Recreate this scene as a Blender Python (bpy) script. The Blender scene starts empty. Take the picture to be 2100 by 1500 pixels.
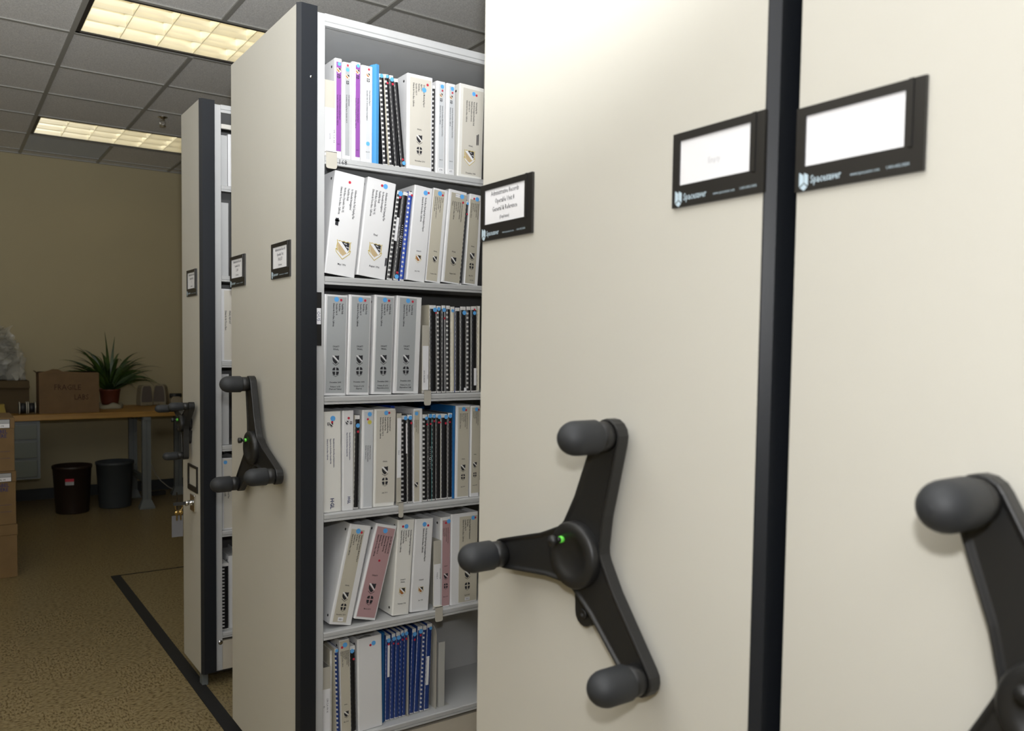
import bpy, bmesh, math, random
from mathutils import Vector, Matrix

# ------------------------------------------------------------------ camera, world, light, exposure
SC = bpy.context.scene
COL = SC.collection
PI = math.pi
YAW, PITCH, ROLL, FPX = 0.5798, -0.0479, 0.0113, 1644.3
cam_d = bpy.data.cameras.new('camera')
cam = bpy.data.objects.new('camera', cam_d)
COL.objects.link(cam)
SC.camera = cam
_f = Vector((math.sin(YAW) * math.cos(PITCH), math.cos(YAW) * math.cos(PITCH), math.sin(PITCH)))
_r = Vector((math.cos(YAW), -math.sin(YAW), 0))
_u = _r.cross(_f)
_r2 = _r * math.cos(ROLL) + _u * math.sin(ROLL)
_u2 = -_r * math.sin(ROLL) + _u * math.cos(ROLL)
cam.matrix_world = Matrix(((_r2.x, _u2.x, -_f.x, 0), (_r2.y, _u2.y, -_f.y, 0), (_r2.z, _u2.z, -_f.z, 1.376), (0, 0, 0, 1)))
cam_d.sensor_width = 36
cam_d.lens = FPX / 2100 * 36
cam_d.shift_x = 100.2 / 2100
cam_d.shift_y = 43.0 / 2100
cam_d.clip_start = 0.02
cam_d.dof.use_dof = True
cam_d.dof.focus_distance = 2.5
cam_d.dof.aperture_fstop = 5.0

w = bpy.data.worlds.new('world')
SC.world = w
w.use_nodes = True
w.node_tree.nodes['Background'].inputs[0].default_value = (0.6, 0.58, 0.52, 1)
w.node_tree.nodes['Background'].inputs[1].default_value = 0.05
SC.view_settings.view_transform = 'Standard'
SC.view_settings.look = 'None'
SC.view_settings.exposure = 0.0
SC.view_settings.gamma = 1.0


def area(name, loc, aim, size, watts, color):
    l = bpy.data.lights.new(name, 'AREA')
    l.shape = 'DISK'
    l.size = size
    l.energy = watts
    l.color = color
    o = bpy.data.objects.new(name, l)
    COL.objects.link(o)
    o.location = loc
    o.rotation_euler = (Vector(aim) - Vector(loc)).to_track_quat('-Z', 'Y').to_euler()
    return o


# the flash on the camera: its head is tilted towards the ceiling, some of it goes straight forward
l = bpy.data.lights.new('flash_head', 'SPOT')
l.energy = 730
l.color = (0.97, 0.985, 1.0)
l.spot_size = math.radians(120)
l.spot_blend = 1.0
l.shadow_soft_size = 0.04
o = bpy.data.objects.new('flash_head', l)
COL.objects.link(o)
o.location = (0.0, 0.0, 1.56)
o.rotation_euler = (Vector((-0.2, 1.65, 3.25)) - Vector(o.location)).to_track_quat('-Z', 'Y').to_euler()
l = bpy.data.lights.new('flash_diffuser', 'POINT')
l.energy = 31
l.color = (0.985, 0.99, 1.0)
l.shadow_soft_size = 0.03
o = bpy.data.objects.new('flash_diffuser', l)
COL.objects.link(o)
o.location = (0.0, 0.0, 1.56)
# soft light added for the flash thrown back by the wall and ceiling behind the photographer, and an added fill light overhead, out of view
area('flash_bounce', (-0.75, -0.5, 2.5), (1.1, 2.0, 0.75), 1.4, 16.0, (0.99, 0.99, 1.0))
area('overhead_fill', (-1.22, 1.95, 2.96), (-1.0, 1.95, 0.0), 1.0, 8.0, (1.0, 0.95, 0.84))

# ------------------------------------------------------------------ materials
MATS = {}


def mat(name, color, rough=0.5, metal=0.0, noise=0.0, nscale=20.0, bump=0.0, bscale=200.0, spec=0.5, emit=None, estr=0.0, alpha=1.0, trans=0.0):
    m = bpy.data.materials.new(name)
    m.use_nodes = True
    nt = m.node_tree
    b = nt.nodes['Principled BSDF']
    b.inputs['Base Color'].default_value = (*color, 1)
    b.inputs['Roughness'].default_value = rough
    b.inputs['Metallic'].default_value = metal
    b.inputs['Specular IOR Level'].default_value = spec
    b.inputs['Transmission Weight'].default_value = trans
    b.inputs['Alpha'].default_value = alpha
    tc = nt.nodes.new('ShaderNodeTexCoord')
    if noise:
        n = nt.nodes.new('ShaderNodeTexNoise')
        n.inputs['Scale'].default_value = nscale
        n.inputs['Detail'].default_value = 3
        nt.links.new(tc.outputs['Object'], n.inputs['Vector'])
        r = nt.nodes.new('ShaderNodeValToRGB')
        r.color_ramp.elements[0].position = 0.3
        r.color_ramp.elements[1].position = 0.7
        r.color_ramp.elements[0].color = (*[c * (1 - noise) for c in color], 1)
        r.color_ramp.elements[1].color = (*[min(1, c * (1 + noise)) for c in color], 1)
        nt.links.new(n.outputs['Fac'], r.inputs['Fac'])
        nt.links.new(r.outputs['Color'], b.inputs['Base Color'])
    if bump:
        n2 = nt.nodes.new('ShaderNodeTexNoise')
        n2.inputs['Scale'].default_value = bscale
        nt.links.new(tc.outputs['Object'], n2.inputs['Vector'])
        bp = nt.nodes.new('ShaderNodeBump')
        bp.inputs['Strength'].default_value = bump
        bp.inputs['Distance'].default_value = 0.002
        nt.links.new(n2.outputs['Fac'], bp.inputs['Height'])
        nt.links.new(bp.outputs['Normal'], b.inputs['Normal'])
    if emit:
        b.inputs['Emission Color'].default_value = (*emit, 1)
        b.inputs['Emission Strength'].default_value = estr
    MATS[name] = m
    return m


mat('panel', (0.56, 0.542, 0.483), 0.42, noise=0.015, nscale=3, bump=0.05, bscale=900)
mat('steel_grey', (0.5, 0.505, 0.505), 0.4, noise=0.02, nscale=8)
mat('steel_white', (0.6, 0.585, 0.54), 0.42, noise=0.02, nscale=8)
mat('kick', (0.56, 0.51, 0.42), 0.45)
mat('back_steel', (0.1, 0.1, 0.1), 0.55)
mat('dark_steel', (0.03, 0.03, 0.03), 0.6)
mat('trim_black', (0.012, 0.014, 0.018), 0.38, bump=0.08, bscale=600)
mat('wheel_black', (0.014, 0.014, 0.014), 0.42, bump=0.15, bscale=900)
mat('knob_black', (0.022, 0.024, 0.027), 0.6, bump=0.15, bscale=1200)
mat('green_ring', (0.15, 0.75, 0.08), 0.4, emit=(0.2, 0.9, 0.08), estr=0.0)
mat('frame_black', (0.016, 0.015, 0.014), 0.35)
mat('card_white', (0.82, 0.82, 0.84), 0.35)
mat('ink', (0.02, 0.02, 0.025), 0.7)
mat('ink_grey', (0.06, 0.06, 0.07), 0.7)
mat('ink_pale', (0.60, 0.60, 0.62), 0.7)
mat('ink_navy', (0.02, 0.03, 0.13), 0.7)
mat('logo_blue', (0.50, 0.62, 0.70), 0.5)
mat('chrome', (0.75, 0.75, 0.75), 0.12, metal=1.0)
mat('brass', (0.55, 0.38, 0.14), 0.3, metal=1.0)
mat('white_vinyl', (0.78, 0.78, 0.785), 0.32, bump=0.1, bscale=40)
mat('cream_vinyl', (0.8, 0.79, 0.745), 0.35, bump=0.1, bscale=40)
mat('paper', (0.8, 0.79, 0.77), 0.9, noise=0.12, nscale=60)
mat('pages', (0.72, 0.715, 0.7), 0.9, noise=0.2, nscale=90)
mat('sheet_white', (0.80, 0.80, 0.78), 0.35)
mat('sheet_tan', (0.56, 0.525, 0.43), 0.35)
mat('sheet_stone', (0.64, 0.61, 0.54), 0.35)
mat('sheet_taupe', (0.46, 0.43, 0.35), 0.35)
mat('sheet_grey', (0.42, 0.44, 0.45), 0.3)
mat('sheet_lightgrey', (0.60, 0.62, 0.64), 0.3)
mat('sheet_midgrey', (0.40, 0.41, 0.42), 0.35)
mat('sheet_purple', (0.27, 0.085, 0.35), 0.4)
mat('sheet_pink', (0.47, 0.295, 0.305), 0.4)
mat('blue_dot', (0.12, 0.42, 0.86), 0.5)
mat('red_dot', (0.55, 0.03, 0.06), 0.5)
mat('gold', (0.55, 0.43, 0.12), 0.5)
mat('tan_ink', (0.55, 0.42, 0.24), 0.6)
mat('rust_ink', (0.40, 0.16, 0.04), 0.6)
mat('yellow_ink', (0.62, 0.55, 0.10), 0.6)
mat('plastic_black', (0.012, 0.012, 0.014), 0.3)
mat('cover_black', (0.015, 0.016, 0.018), 0.45)
mat('plastic_navy', (0.013, 0.04, 0.19), 0.3)
mat('cover_navy', (0.014, 0.055, 0.25), 0.4)
mat('cover_cobalt', (0.02, 0.07, 0.42), 0.35)
mat('cover_sky', (0.09, 0.34, 0.68), 0.4)
mat('cover_ocean', (0.02, 0.15, 0.40), 0.35)
mat('cover_cream', (0.62, 0.58, 0.47), 0.6)
mat('cover_teal', (0.05, 0.40, 0.42), 0.4)
mat('putty', (0.5, 0.475, 0.41), 0.45)
mat('putty_grey', (0.46, 0.46, 0.43), 0.45)
mat('kraft', (0.165, 0.1, 0.045), 0.85, noise=0.08, nscale=14)
mat('kraft_light', (0.21, 0.13, 0.055), 0.85, noise=0.06, nscale=14)
mat('kraft_dark', (0.085, 0.058, 0.026), 0.9)
mat('kraft_ink', (0.05, 0.022, 0.012), 0.9)
mat('grey_ink', (0.16, 0.16, 0.17), 0.8)
mat('bench_metal', (0.15, 0.165, 0.165), 0.5)
mat('drawer_metal', (0.125, 0.14, 0.12), 0.5)
mat('bin_brown', (0.022, 0.012, 0.008), 0.45)
mat('bin_grey', (0.045, 0.052, 0.058), 0.5)
mat('terracotta', (0.11, 0.022, 0.008), 0.6)
mat('soil', (0.03, 0.02, 0.012), 0.95)
mat('speaker_beige', (0.26, 0.225, 0.155), 0.5)
mat('speaker_cloth', (0.12, 0.1, 0.085), 0.9)
mat('cloth_white', (0.34, 0.31, 0.22), 0.9, bump=0.4, bscale=60)
mat('cable_white', (0.5, 0.48, 0.4), 0.5)
mat('spool_green', (0.02, 0.035, 0.02), 0.5)
mat('yellow_card', (0.34, 0.25, 0.05), 0.8)
mat('baseboard', (0.03, 0.036, 0.04), 0.5)
mat('wall_paint', (0.40, 0.345, 0.21), 0.75, noise=0.02, nscale=2)
mat('rubber', (0.012, 0.012, 0.012), 0.7)
mat('grid_metal', (0.34, 0.335, 0.31), 0.5)
mat('lamp_frame', (0.02, 0.018, 0.022), 0.4)
mat('louver', (0.90, 0.85, 0.68), 0.33, metal=0.55)
mat('lamp_tube', (1, 1, 1), 0.5, emit=(1.0, 0.93, 0.76), estr=2.7)
mat('vent_panel', (0.6, 0.66, 0.76), 0.5)
mat('bubble_plastic', (0.62, 0.61, 0.55), 0.22, bump=0.7, bscale=130, trans=0.35, alpha=0.62)


def ceiling_mat():
    m = mat('ceiling_tile', (0.74, 0.735, 0.72), 0.95, noise=0.18, nscale=160, bump=0.6, bscale=260)
    return m


def floor_mat():
    m = bpy.data.materials.new('floor_vinyl')
    m.use_nodes = True
    nt = m.node_tree
    L = nt.links.new
    b = nt.nodes['Principled BSDF']
    b.inputs['Roughness'].default_value = 0.32
    tc = nt.nodes.new('ShaderNodeTexCoord')
    ch = nt.nodes.new('ShaderNodeTexChecker')
    ch.inputs['Scale'].default_value = 1 / 0.3048
    off = nt.nodes.new('ShaderNodeMapping')
    off.inputs['Location'].default_value = (0.02, 0.05, 0.1)
    L(tc.outputs['Object'], off.inputs['Vector'])
    L(off.outputs['Vector'], ch.inputs['Vector'])
    facs = []
    for sc in ((52, 120, 40), (120, 52, 40)):
        mp = nt.nodes.new('ShaderNodeMapping')
        mp.inputs['Scale'].default_value = sc
        L(tc.outputs['Object'], mp.inputs['Vector'])
        n = nt.nodes.new('ShaderNodeTexNoise')
        n.inputs['Scale'].default_value = 1.0
        n.inputs['Detail'].default_value = 2.0
        n.inputs['Roughness'].default_value = 0.55
        L(mp.outputs['Vector'], n.inputs['Vector'])
        facs.append(n.outputs['Fac'])
    mx = nt.nodes.new('ShaderNodeMix')
    L(ch.outputs['Fac'], mx.inputs['Factor'])
    L(facs[0], mx.inputs['A'])
    L(facs[1], mx.inputs['B'])
    rp = nt.nodes.new('ShaderNodeValToRGB')
    e = rp.color_ramp.elements
    e[0].position, e[0].color = 0.36, (0.105, 0.072, 0.028, 1)
    e[1].position, e[1].color = 0.50, (0.25, 0.193, 0.095, 1)
    k = rp.color_ramp.elements.new(0.75)
    k.color = (0.31, 0.245, 0.13, 1)
    L(mx.outputs['Result'], rp.inputs['Fac'])
    L(rp.outputs['Color'], b.inputs['Base Color'])
    MATS['floor_vinyl'] = m


def wood_mat():
    m = bpy.data.materials.new('butcher_block')
    m.use_nodes = True
    nt = m.node_tree
    L = nt.links.new
    b = nt.nodes['Principled BSDF']
    b.inputs['Roughness'].default_value = 0.4
    tc = nt.nodes.new('ShaderNodeTexCoord')
    mp = nt.nodes.new('ShaderNodeMapping')
    mp.inputs['Scale'].default_value = (2.5, 22, 22)
    L(tc.outputs['Object'], mp.inputs['Vector'])
    n = nt.nodes.new('ShaderNodeTexNoise')
    n.inputs['Scale'].default_value = 1.5
    n.inputs['Detail'].default_value = 4
    L(mp.outputs['Vector'], n.inputs['Vector'])
    rp = nt.nodes.new('ShaderNodeValToRGB')
    rp.color_ramp.elements[0].position = 0.3
    rp.color_ramp.elements[1].position = 0.7
    rp.color_ramp.elements[0].color = (0.30, 0.15, 0.026, 1)
    rp.color_ramp.elements[1].color = (0.42, 0.235, 0.048, 1)
    L(n.outputs['Fac'], rp.inputs['Fac'])
    L(rp.outputs['Color'], b.inputs['Base Color'])
    MATS['butcher_block'] = m


def leaf_mat():
    m = bpy.data.materials.new('strap_leaf')
    m.use_nodes = True
    nt = m.node_tree
    L = nt.links.new
    b = nt.nodes['Principled BSDF']
    b.inputs['Roughness'].default_value = 0.4
    n = nt.nodes.new('ShaderNodeTexNoise')
    n.inputs['Scale'].default_value = 9
    tc = nt.nodes.new('ShaderNodeTexCoord')
    L(tc.outputs['Object'], n.inputs['Vector'])
    rp = nt.nodes.new('ShaderNodeValToRGB')
    rp.color_ramp.elements[0].color = (0.012, 0.03, 0.008, 1)
    rp.color_ramp.elements[1].color = (0.06, 0.11, 0.015, 1)
    rp.color_ramp.elements[0].position = 0.35
    rp.color_ramp.elements[1].position = 0.75
    L(n.outputs['Fac'], rp.inputs['Fac'])
    L(rp.outputs['Color'], b.inputs['Base Color'])
    MATS['strap_leaf'] = m


ceiling_mat()
floor_mat()
wood_mat()
leaf_mat()


# ------------------------------------------------------------------ mesh helpers
class MB:
    def __init__(s):
        s.v, s.f, s.m, s.sm = [], [], [], []

    def add(s, vs, fs, mi=0, smooth=False):
        o = len(s.v)
        s.v += [tuple(p) for p in vs]
        for f in fs:
            s.f.append([i + o for i in f])
            s.m.append(mi)
            s.sm.append(smooth)
        return s

    def box(s, a, b, mi=0):
        (x0, y0, z0), (x1, y1, z1) = a, b
        vs = [(x0, y0, z0), (x1, y0, z0), (x1, y1, z0), (x0, y1, z0), (x0, y0, z1), (x1, y0, z1), (x1, y1, z1), (x0, y1, z1)]
        return s.add(vs, [(0, 3, 2, 1), (4, 5, 6, 7), (0, 1, 5, 4), (1, 2, 6, 5), (2, 3, 7, 6), (3, 0, 4, 7)], mi)

    def prism(s, poly, t0, t1, axis='z', mi=0, smooth=False):
        """poly: 2-D points; axis z -> (x,y), y -> (x,z), x -> (y,z)"""
        def P(p, t):
            return (p[0], p[1], t) if axis == 'z' else (p[0], t, p[1]) if axis == 'y' else (t, p[0], p[1])
        n = len(poly)
        vs = [P(p, t0) for p in poly] + [P(p, t1) for p in poly]
        fs = [tuple(range(n)), tuple(range(2 * n - 1, n - 1, -1))]
        s.add(vs, fs, mi)
        o = len(s.v) - 2 * n
        for i in range(n):
            j = (i + 1) % n
            s.f.append([o + i, o + n + i, o + n + j, o + j])
            s.m.append(mi)
            s.sm.append(smooth)
        return s

    def lathe(s, prof, c=(0, 0, 0), axis='z', n=24, mi=0, smooth=True, caps=True):
        """prof: list of (r, t) along the axis"""
        vs = []
        for r, t in prof:
            for k in range(n):
                a = 2 * PI * k / n
                p, q = r * math.cos(a), r * math.sin(a)
                vs.append((c[0] + p, c[1] + q, c[2] + t) if axis == 'z' else (c[0] + t, c[1] + p, c[2] + q) if axis == 'x' else (c[0] + p, c[1] + t, c[2] + q))
        fs = []
        for i in range(len(prof) - 1):
            for k in range(n):
                k2 = (k + 1) % n
                fs.append((i * n + k, i * n + k2, (i + 1) * n + k2, (i + 1) * n + k))
        s.add(vs, fs, mi, smooth)
        if caps:
            o = len(s.v) - len(vs)
            for i, rev in ((0, True), (len(prof) - 1, False)):
                if prof[i][0] > 1e-5:
                    ring = [o + i * n + k for k in range(n)]
                    s.f.append(ring[::-1] if rev else ring)
                    s.m.append(mi)
                    s.sm.append(False)
        return s

    def tube(s, pts, r, n=8, mi=0):
        pts = [Vector(p) for p in pts]
        vs, fs = [], []
        for i, p in enumerate(pts):
            t = (pts[min(i + 1, len(pts) - 1)] - pts[max(i - 1, 0)]).normalized()
            a = t.orthogonal().normalized() if i == 0 else (pa - t * pa.dot(t)).normalized()
            pa = a
            b = t.cross(a)
            rr = r[i] if isinstance(r, (list, tuple)) else r
            for k in range(n):
                q = 2 * PI * k / n
                vs.append(p + (a * math.cos(q) + b * math.sin(q)) * rr)
        for i in range(len(pts) - 1):
            for k in range(n):
                k2 = (k + 1) % n
                fs.append((i * n + k, i * n + k2, (i + 1) * n + k2, (i + 1) * n + k))
        fs.append(tuple(range(n - 1, -1, -1)))
        fs.append(tuple(range((len(pts) - 1) * n, len(pts) * n)))
        return s.add(vs, fs, mi, True)

    def build(s, name, mats, parent=None, loc=(0, 0, 0), bevel=0.0, seg=2, fix=True):
        me = bpy.data.meshes.new(name)
        me.from_pydata(s.v, [], s.f)
        if not isinstance(mats, (list, tuple)):
            mats = [mats]
        for m in mats:
            me.materials.append(MATS[m])
        me.polygons.foreach_set('material_index', s.m)
        me.polygons.foreach_set('use_smooth', s.sm)
        if fix:
            bm = bmesh.new()
            bm.from_mesh(me)
            bmesh.ops.recalc_face_normals(bm, faces=bm.faces)
            bm.to_mesh(me)
            bm.free()
        me.update()
        o = bpy.data.objects.new(name, me)
        COL.objects.link(o)
        if parent is not None:
            o.parent = parent
        o.location = loc
        if bevel:
            md = o.modifiers.new('soft_edge', 'BEVEL')
            md.width = bevel
            md.segments = seg
            md.limit_method = 'ANGLE'
            md.angle_limit = math.radians(40)
            md.harden_normals = False
        return o


def box(name, a, b, m, parent=None, bevel=0.0):
    return MB().box(a, b).build(name, m, parent, bevel=bevel)


def tag(o, label, cat, group=None):
    o['label'] = label
    o['category'] = cat
    if group:
        o['group'] = group
    return o


def struct(o):
    o['kind'] = 'structure'
    return o


def thing(name, label, cat, loc=(0, 0, 0), rot=(0, 0, 0), group=None):
    o = bpy.data.objects.new(name, None)
    o.empty_display_size = 0.05
    COL.objects.link(o)
    o.location = loc
    o.rotation_euler = rot
    return tag(o, label, cat, group)


_GL = {}


def glyphs(text, bold=0.0):
    """2-D outline of a line of text at size 1: (points, faces, width)"""
    key = (text, bold)
    if key not in _GL:
        c = bpy.data.curves.new('lettering', 'FONT')
        c.body = text
        c.size = 1.0
        c.resolution_u = 1
        c.offset = bold
        o = bpy.data.objects.new('lettering', c)
        COL.objects.link(o)
        dg = bpy.context.evaluated_depsgraph_get()
        me = bpy.data.meshes.new_from_object(o.evaluated_get(dg))
        vs = [(v.co.x, v.co.y) for v in me.vertices]
        fs = [tuple(p.vertices) for p in me.polygons]
        bpy.data.objects.remove(o)
        bpy.data.curves.remove(c)
        bpy.data.meshes.remove(me)
        wd = max([p[0] for p in vs], default=0)
        _GL[key] = (vs, fs, wd)
    return _GL[key]


def put_text(mb, text, size, at, xdir, ydir, align='c', squeeze=1.0, width=None, mi=0, bold=0.0):
    """lay a line of text on a surface: xdir is the reading direction, ydir the way up of the letters"""
    vs, fs, wd = glyphs(text, bold)
    if not vs:
        return
    if width:
        squeeze = width / (wd * size)
    ox = {'l': 0, 'c': -wd / 2, 'r': -wd}[align]
    A, X, Y = Vector(at), Vector(xdir), Vector(ydir)
    mb.add([A + X * ((p[0] + ox) * size * squeeze) + Y * (p[1] * size) for p in vs], fs, mi)


def disc(mb, c, r, xdir, ydir, n=14, mi=0):
    C_, X, Y = Vector(c), Vector(xdir), Vector(ydir)
    mb.add([C_ + X * (r * math.cos(2 * PI * k / n)) + Y * (r * math.sin(2 * PI * k / n)) for k in range(n)], [tuple(range(n))], mi)


def flat(mb, pts, c, sx, sz, mi=0):
    """polygon in a spine's x-z plane, facing -y"""
    mb.add([(c[0] + p[0] * sx, c[1], c[2] + p[1] * sz) for p in pts], [tuple(range(len(pts)))], mi)


# ------------------------------------------------------------------ the room
ZC = 3.002
YW = 7.9
GX, GY, G = 0.6116, 4.6993, 0.6096
XL, XR, YB = -2.4, 4.4, -2.2
struct(box('floor', (XL, YB, -0.05), (XR, YW, 0.0), 'floor_vinyl'))
struct(box('wall_back', (XL, YW, 0.0), (XR, YW + 0.1, ZC), 'wall_paint'))
struct(box('wall_left', (XL - 0.1, YB, 0.0), (XL, YW, ZC), 'wall_paint'))
struct(box('wall_right', (XR, YB, 0.0), (XR + 0.1, YW, ZC), 'wall_paint'))
struct(box('wall_front', (XL, YB - 0.1, 0.0), (XR, YB, ZC), 'wall_paint'))
struct(box('baseboard_back', (XL, YW - 0.008, 0.0), (XR, YW, 0.098), 'baseboard'))
# ceiling: separate tiles lying in the grid, open over the two lamps
LAMPS = [(0, -1), (0, 3)]
open_cells = {(i + d, j) for i, j in LAMPS for d in (0, 1)} | {(0, 4)}
mb = MB()
i0, i1 = math.floor((XL - GX) / G), math.ceil((XR - GX) / G)
j0, j1 = math.floor((YB - GY) / G), math.ceil((YW - GY) / G)
for i in range(i0, i1):
    for j in range(j0, j1):
        if (i, j) in open_cells:
            continue
        xa, xb = max(XL, GX + i * G), min(XR, GX + (i + 1) * G)
        ya, yb = max(YB, GY + j * G), min(YW, GY + (j + 1) * G)
        if xb - xa < 0.01 or yb - ya < 0.01:
            continue
        mb.box((xa + 0.001, ya + 0.001, ZC), (xb - 0.001, yb - 0.001, ZC + 0.015))
struct(mb.build('ceiling', 'ceiling_tile'))
mb = MB()
for i in range(i0 + 1, i1):
    x = GX + i * G
    for j in range(j0, j1):
        if any(i == li + 1 and j == lj for li, lj in LAMPS):
            continue
        mb.box((x - 0.012, max(YB, GY + j * G), ZC - 0.008), (x + 0.012, min(YW, GY + (j + 1) * G), ZC + 0.0005))
for j in range(j0 + 1, j1):
    y = GY + j * G
    mb.box((XL, y - 0.012, ZC - 0.006), (XR, y + 0.012, ZC))
struct(mb.build('ceiling_grid_trim', 'grid_metal'))
struct(box('ceiling_deck', (XL, YB, ZC + 0.22), (XR, YW, ZC + 0.26), 'dark_steel'))
# perimeter angle along the back wall
struct(box('trim_1', (XL, YW - 0.022, ZC - 0.010), (XR, YW, ZC - 0.001), 'grid_metal'))
# black edge strip and joint of the raised track floor
struct(box('trim_2', (0.832, YB, 0.0), (0.884, 5.055, 0.004), 'rubber'))
struct(box('trim_3', (0.884, 5.047, 0.0), (XR, 5.055, 0.003), 'rubber'))


def troffer(label, i, j):
    x0, y0 = GX + i * G + 0.013, GY + j * G + 0.013
    x1, y1 = x0 + 2 * G - 0.026, y0 + G - 0.026
    t = thing('ceiling_light', label, 'ceiling light', ((x0 + x1) / 2, (y0 + y1) / 2, ZC), group=None)
    hx, hy = (x1 - x0) / 2, (y1 - y0) / 2
    m = MB()
    e = 0.022
    for a, b in (((-hx, -hy, -0.004), (hx, -hy + e, 0.012)), ((-hx, hy - e, -0.004), (hx, hy, 0.012)), ((-hx, -hy, -0.004), (-hx + e, hy, 0.012)), ((hx - e, -hy, -0.004), (hx, hy, 0.012))):
        m.box(a, b)
    m.build('lamp_frame', 'lamp_frame', t)
    m = MB()
    a = 0.006
    m.box((-hx + a, -hy + a, 0.125), (hx - a, hy - a, 0.13))
    for s in (-1, 1):
        m.box((min(s * (hx - a), s * (hx - a - .004)), -hy + a, 0.012), (max(s * (hx - a), s * (hx - a - .004)), hy - a, 0.125))
        m.box((-hx + a, min(s * (hy - a), s * (hy - a - .004)), 0.012), (hx - a, max(s * (hy - a), s * (hy - a - .004)), 0.125))
    m.build('housing', 'louver', t)
    # parabolic louver: 6 x 3 cells, blades thicker at the top
    m = MB()
    ix, iy = hx - e, hy - e
    for k in range(7):
        x = -ix + 2 * ix * k / 6
        m.prism([(x - 0.001, 0.004), (x + 0.001, 0.004), (x + 0.004, 0.03), (x + 0.012, 0.07), (x - 0.012, 0.07), (x - 0.004, 0.03)], -iy, iy, 'y')
    for k in range(4):
        y = -iy + 2 * iy * k / 3
        m.prism([(y - 0.001, 0.004), (y + 0.001, 0.004), (y + 0.004, 0.03), (y + 0.012, 0.07), (y - 0.012, 0.07), (y - 0.004, 0.03)], -ix, ix, 'x')
    m.build('louver_grille', 'louver', t)
    for k in range(3):
        y = -iy + 2 * iy * (k + 0.5) / 3
        MB().lathe([(0.016, -hx + 0.04), (0.016, hx - 0.04)], (0, y, 0.098), 'x', 12).build('lamp_tube', 'lamp_tube', t)
    return t


troffer('recessed ceiling light with yellow louver cells, over the middle shelving unit', *LAMPS[0])
troffer('recessed ceiling light with louver cells, next to the back wall', *LAMPS[1])
t = box('ceiling_panel', (GX + 0.013, GY + 4 * G + 0.013, ZC - 0.002), (GX + G - 0.013, GY + 5 * G - 0.03, ZC + 0.012), 'vent_panel')
tag(t, 'smooth blue grey square panel in the ceiling between light and back wall', 'ceiling panel')
# sprinkler
t = thing('fire_sprinkler', 'small chrome fire sprinkler head hanging from the grey ceiling tile', 'sprinkler', (1.37, 6.05, ZC))
MB().lathe([(0.035, 0), (0.035, -0.004), (0.015, -0.012), (0.012, -0.025), (0.0, -0.025)]).build('escutcheon', 'chrome', t)
m = MB()
for s in (-1, 1):
    m.tube([(s * 0.011, 0, -0.02), (s * 0.02, 0, -0.035), (s * 0.016, 0, -0.05), (0, 0, -0.06)], 0.004)
m.build('yoke_frame', 'chrome', t)
MB().lathe([(0.0, -0.06), (0.022, -0.061), (0.024, -0.064), (0.0, -0.066)], n=12).build('deflector', 'chrome', t)

# ------------------------------------------------------------------ mobile shelving carriages
ZB, ZT = 0.062, 2.325
RY, UZ = (0, -1, 0), (0, 0, 1)          # reading direction and up on the aisle-side panels


def card_holder(root, off, xp, y_far, z0, z1, lines, faint=False, wd=0.155):
    """black holder with its card; y_far is the edge that reads as the beginning of the line"""
    y0, y1 = y_far - wd, y_far
    h = z1 - z0
    m = MB()
    x0, x1 = xp - 0.005, xp
    iy0, iy1, iz0, iz1 = y0 + 0.022, y1 - 0.012, z0 + 0.030, z1 - 0.011
    m.box((x0, y0, z0), (x1, y1, iz0))
    m.box((x0, y0, iz1), (x1, y1, z1))
    m.box((x0, y0, iz0), (x1, iy0, iz1))
    m.box((x0, iy1, iz0), (x1, y1, iz1))
    m.box((x0 - 0.002, y0 + 0.013, z0 + 0.028), (x0, y0 + 0.018, z1))
    fr = m.build('label_holder', 'frame_black', root, off)
    MB().box((xp - 0.0025, iy0, iz0), (xp - 0.0005, iy1, iz1)).build('card', 'card_white', fr)
    m = MB()
    yc = (iy0 + iy1) / 2
    n = len(lines)
    for k, (tx, sz) in enumerate(lines):
        z = iz1 - (iz1 - iz0) * (k + 0.85) / (n + 0.35)
        put_text(m, tx, sz, (xp - 0.0029, yc, z), RY, UZ, 'c', 0.72, bold=0.006)
    m.build('card_lettering', 'ink_pale' if faint else 'ink', fr)
    m = MB()
    zz = z0 + 0.0085
    xx = x0 - 0.0004
    put_text(m, 'Spacesaver', 0.0135, (xx, y1 - 0.021, zz), RY, UZ, 'l', 0.66, bold=0.012)
    put_text(m, 'www.spacesaver.com', 0.0050, (xx, y1 - 0.072, zz), RY, UZ, 'l', 0.8)
    put_text(m, '1-800-492-3434', 0.0050, (xx, y1 - 0.114, zz), RY, UZ, 'l', 0.8)
    # leaf-shaped mark made of three facets
    for pts in ([(0, 0), (5.5, 4), (5.5, 12), (0, 16)], [(6, 4), (11, 0), (11, 12), (6, 15)], [(1, -1), (6, -5), (10, -1), (6, 3)]):
        m.add([(xx, y1 - 0.006 - p[0] * 0.0011, z0 + 0.009 + (p[1] - 3) * 0.0011) for p in pts], [tuple(range(4))])
    m.build('logo_lettering', 'logo_blue', fr)
    return fr


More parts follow.
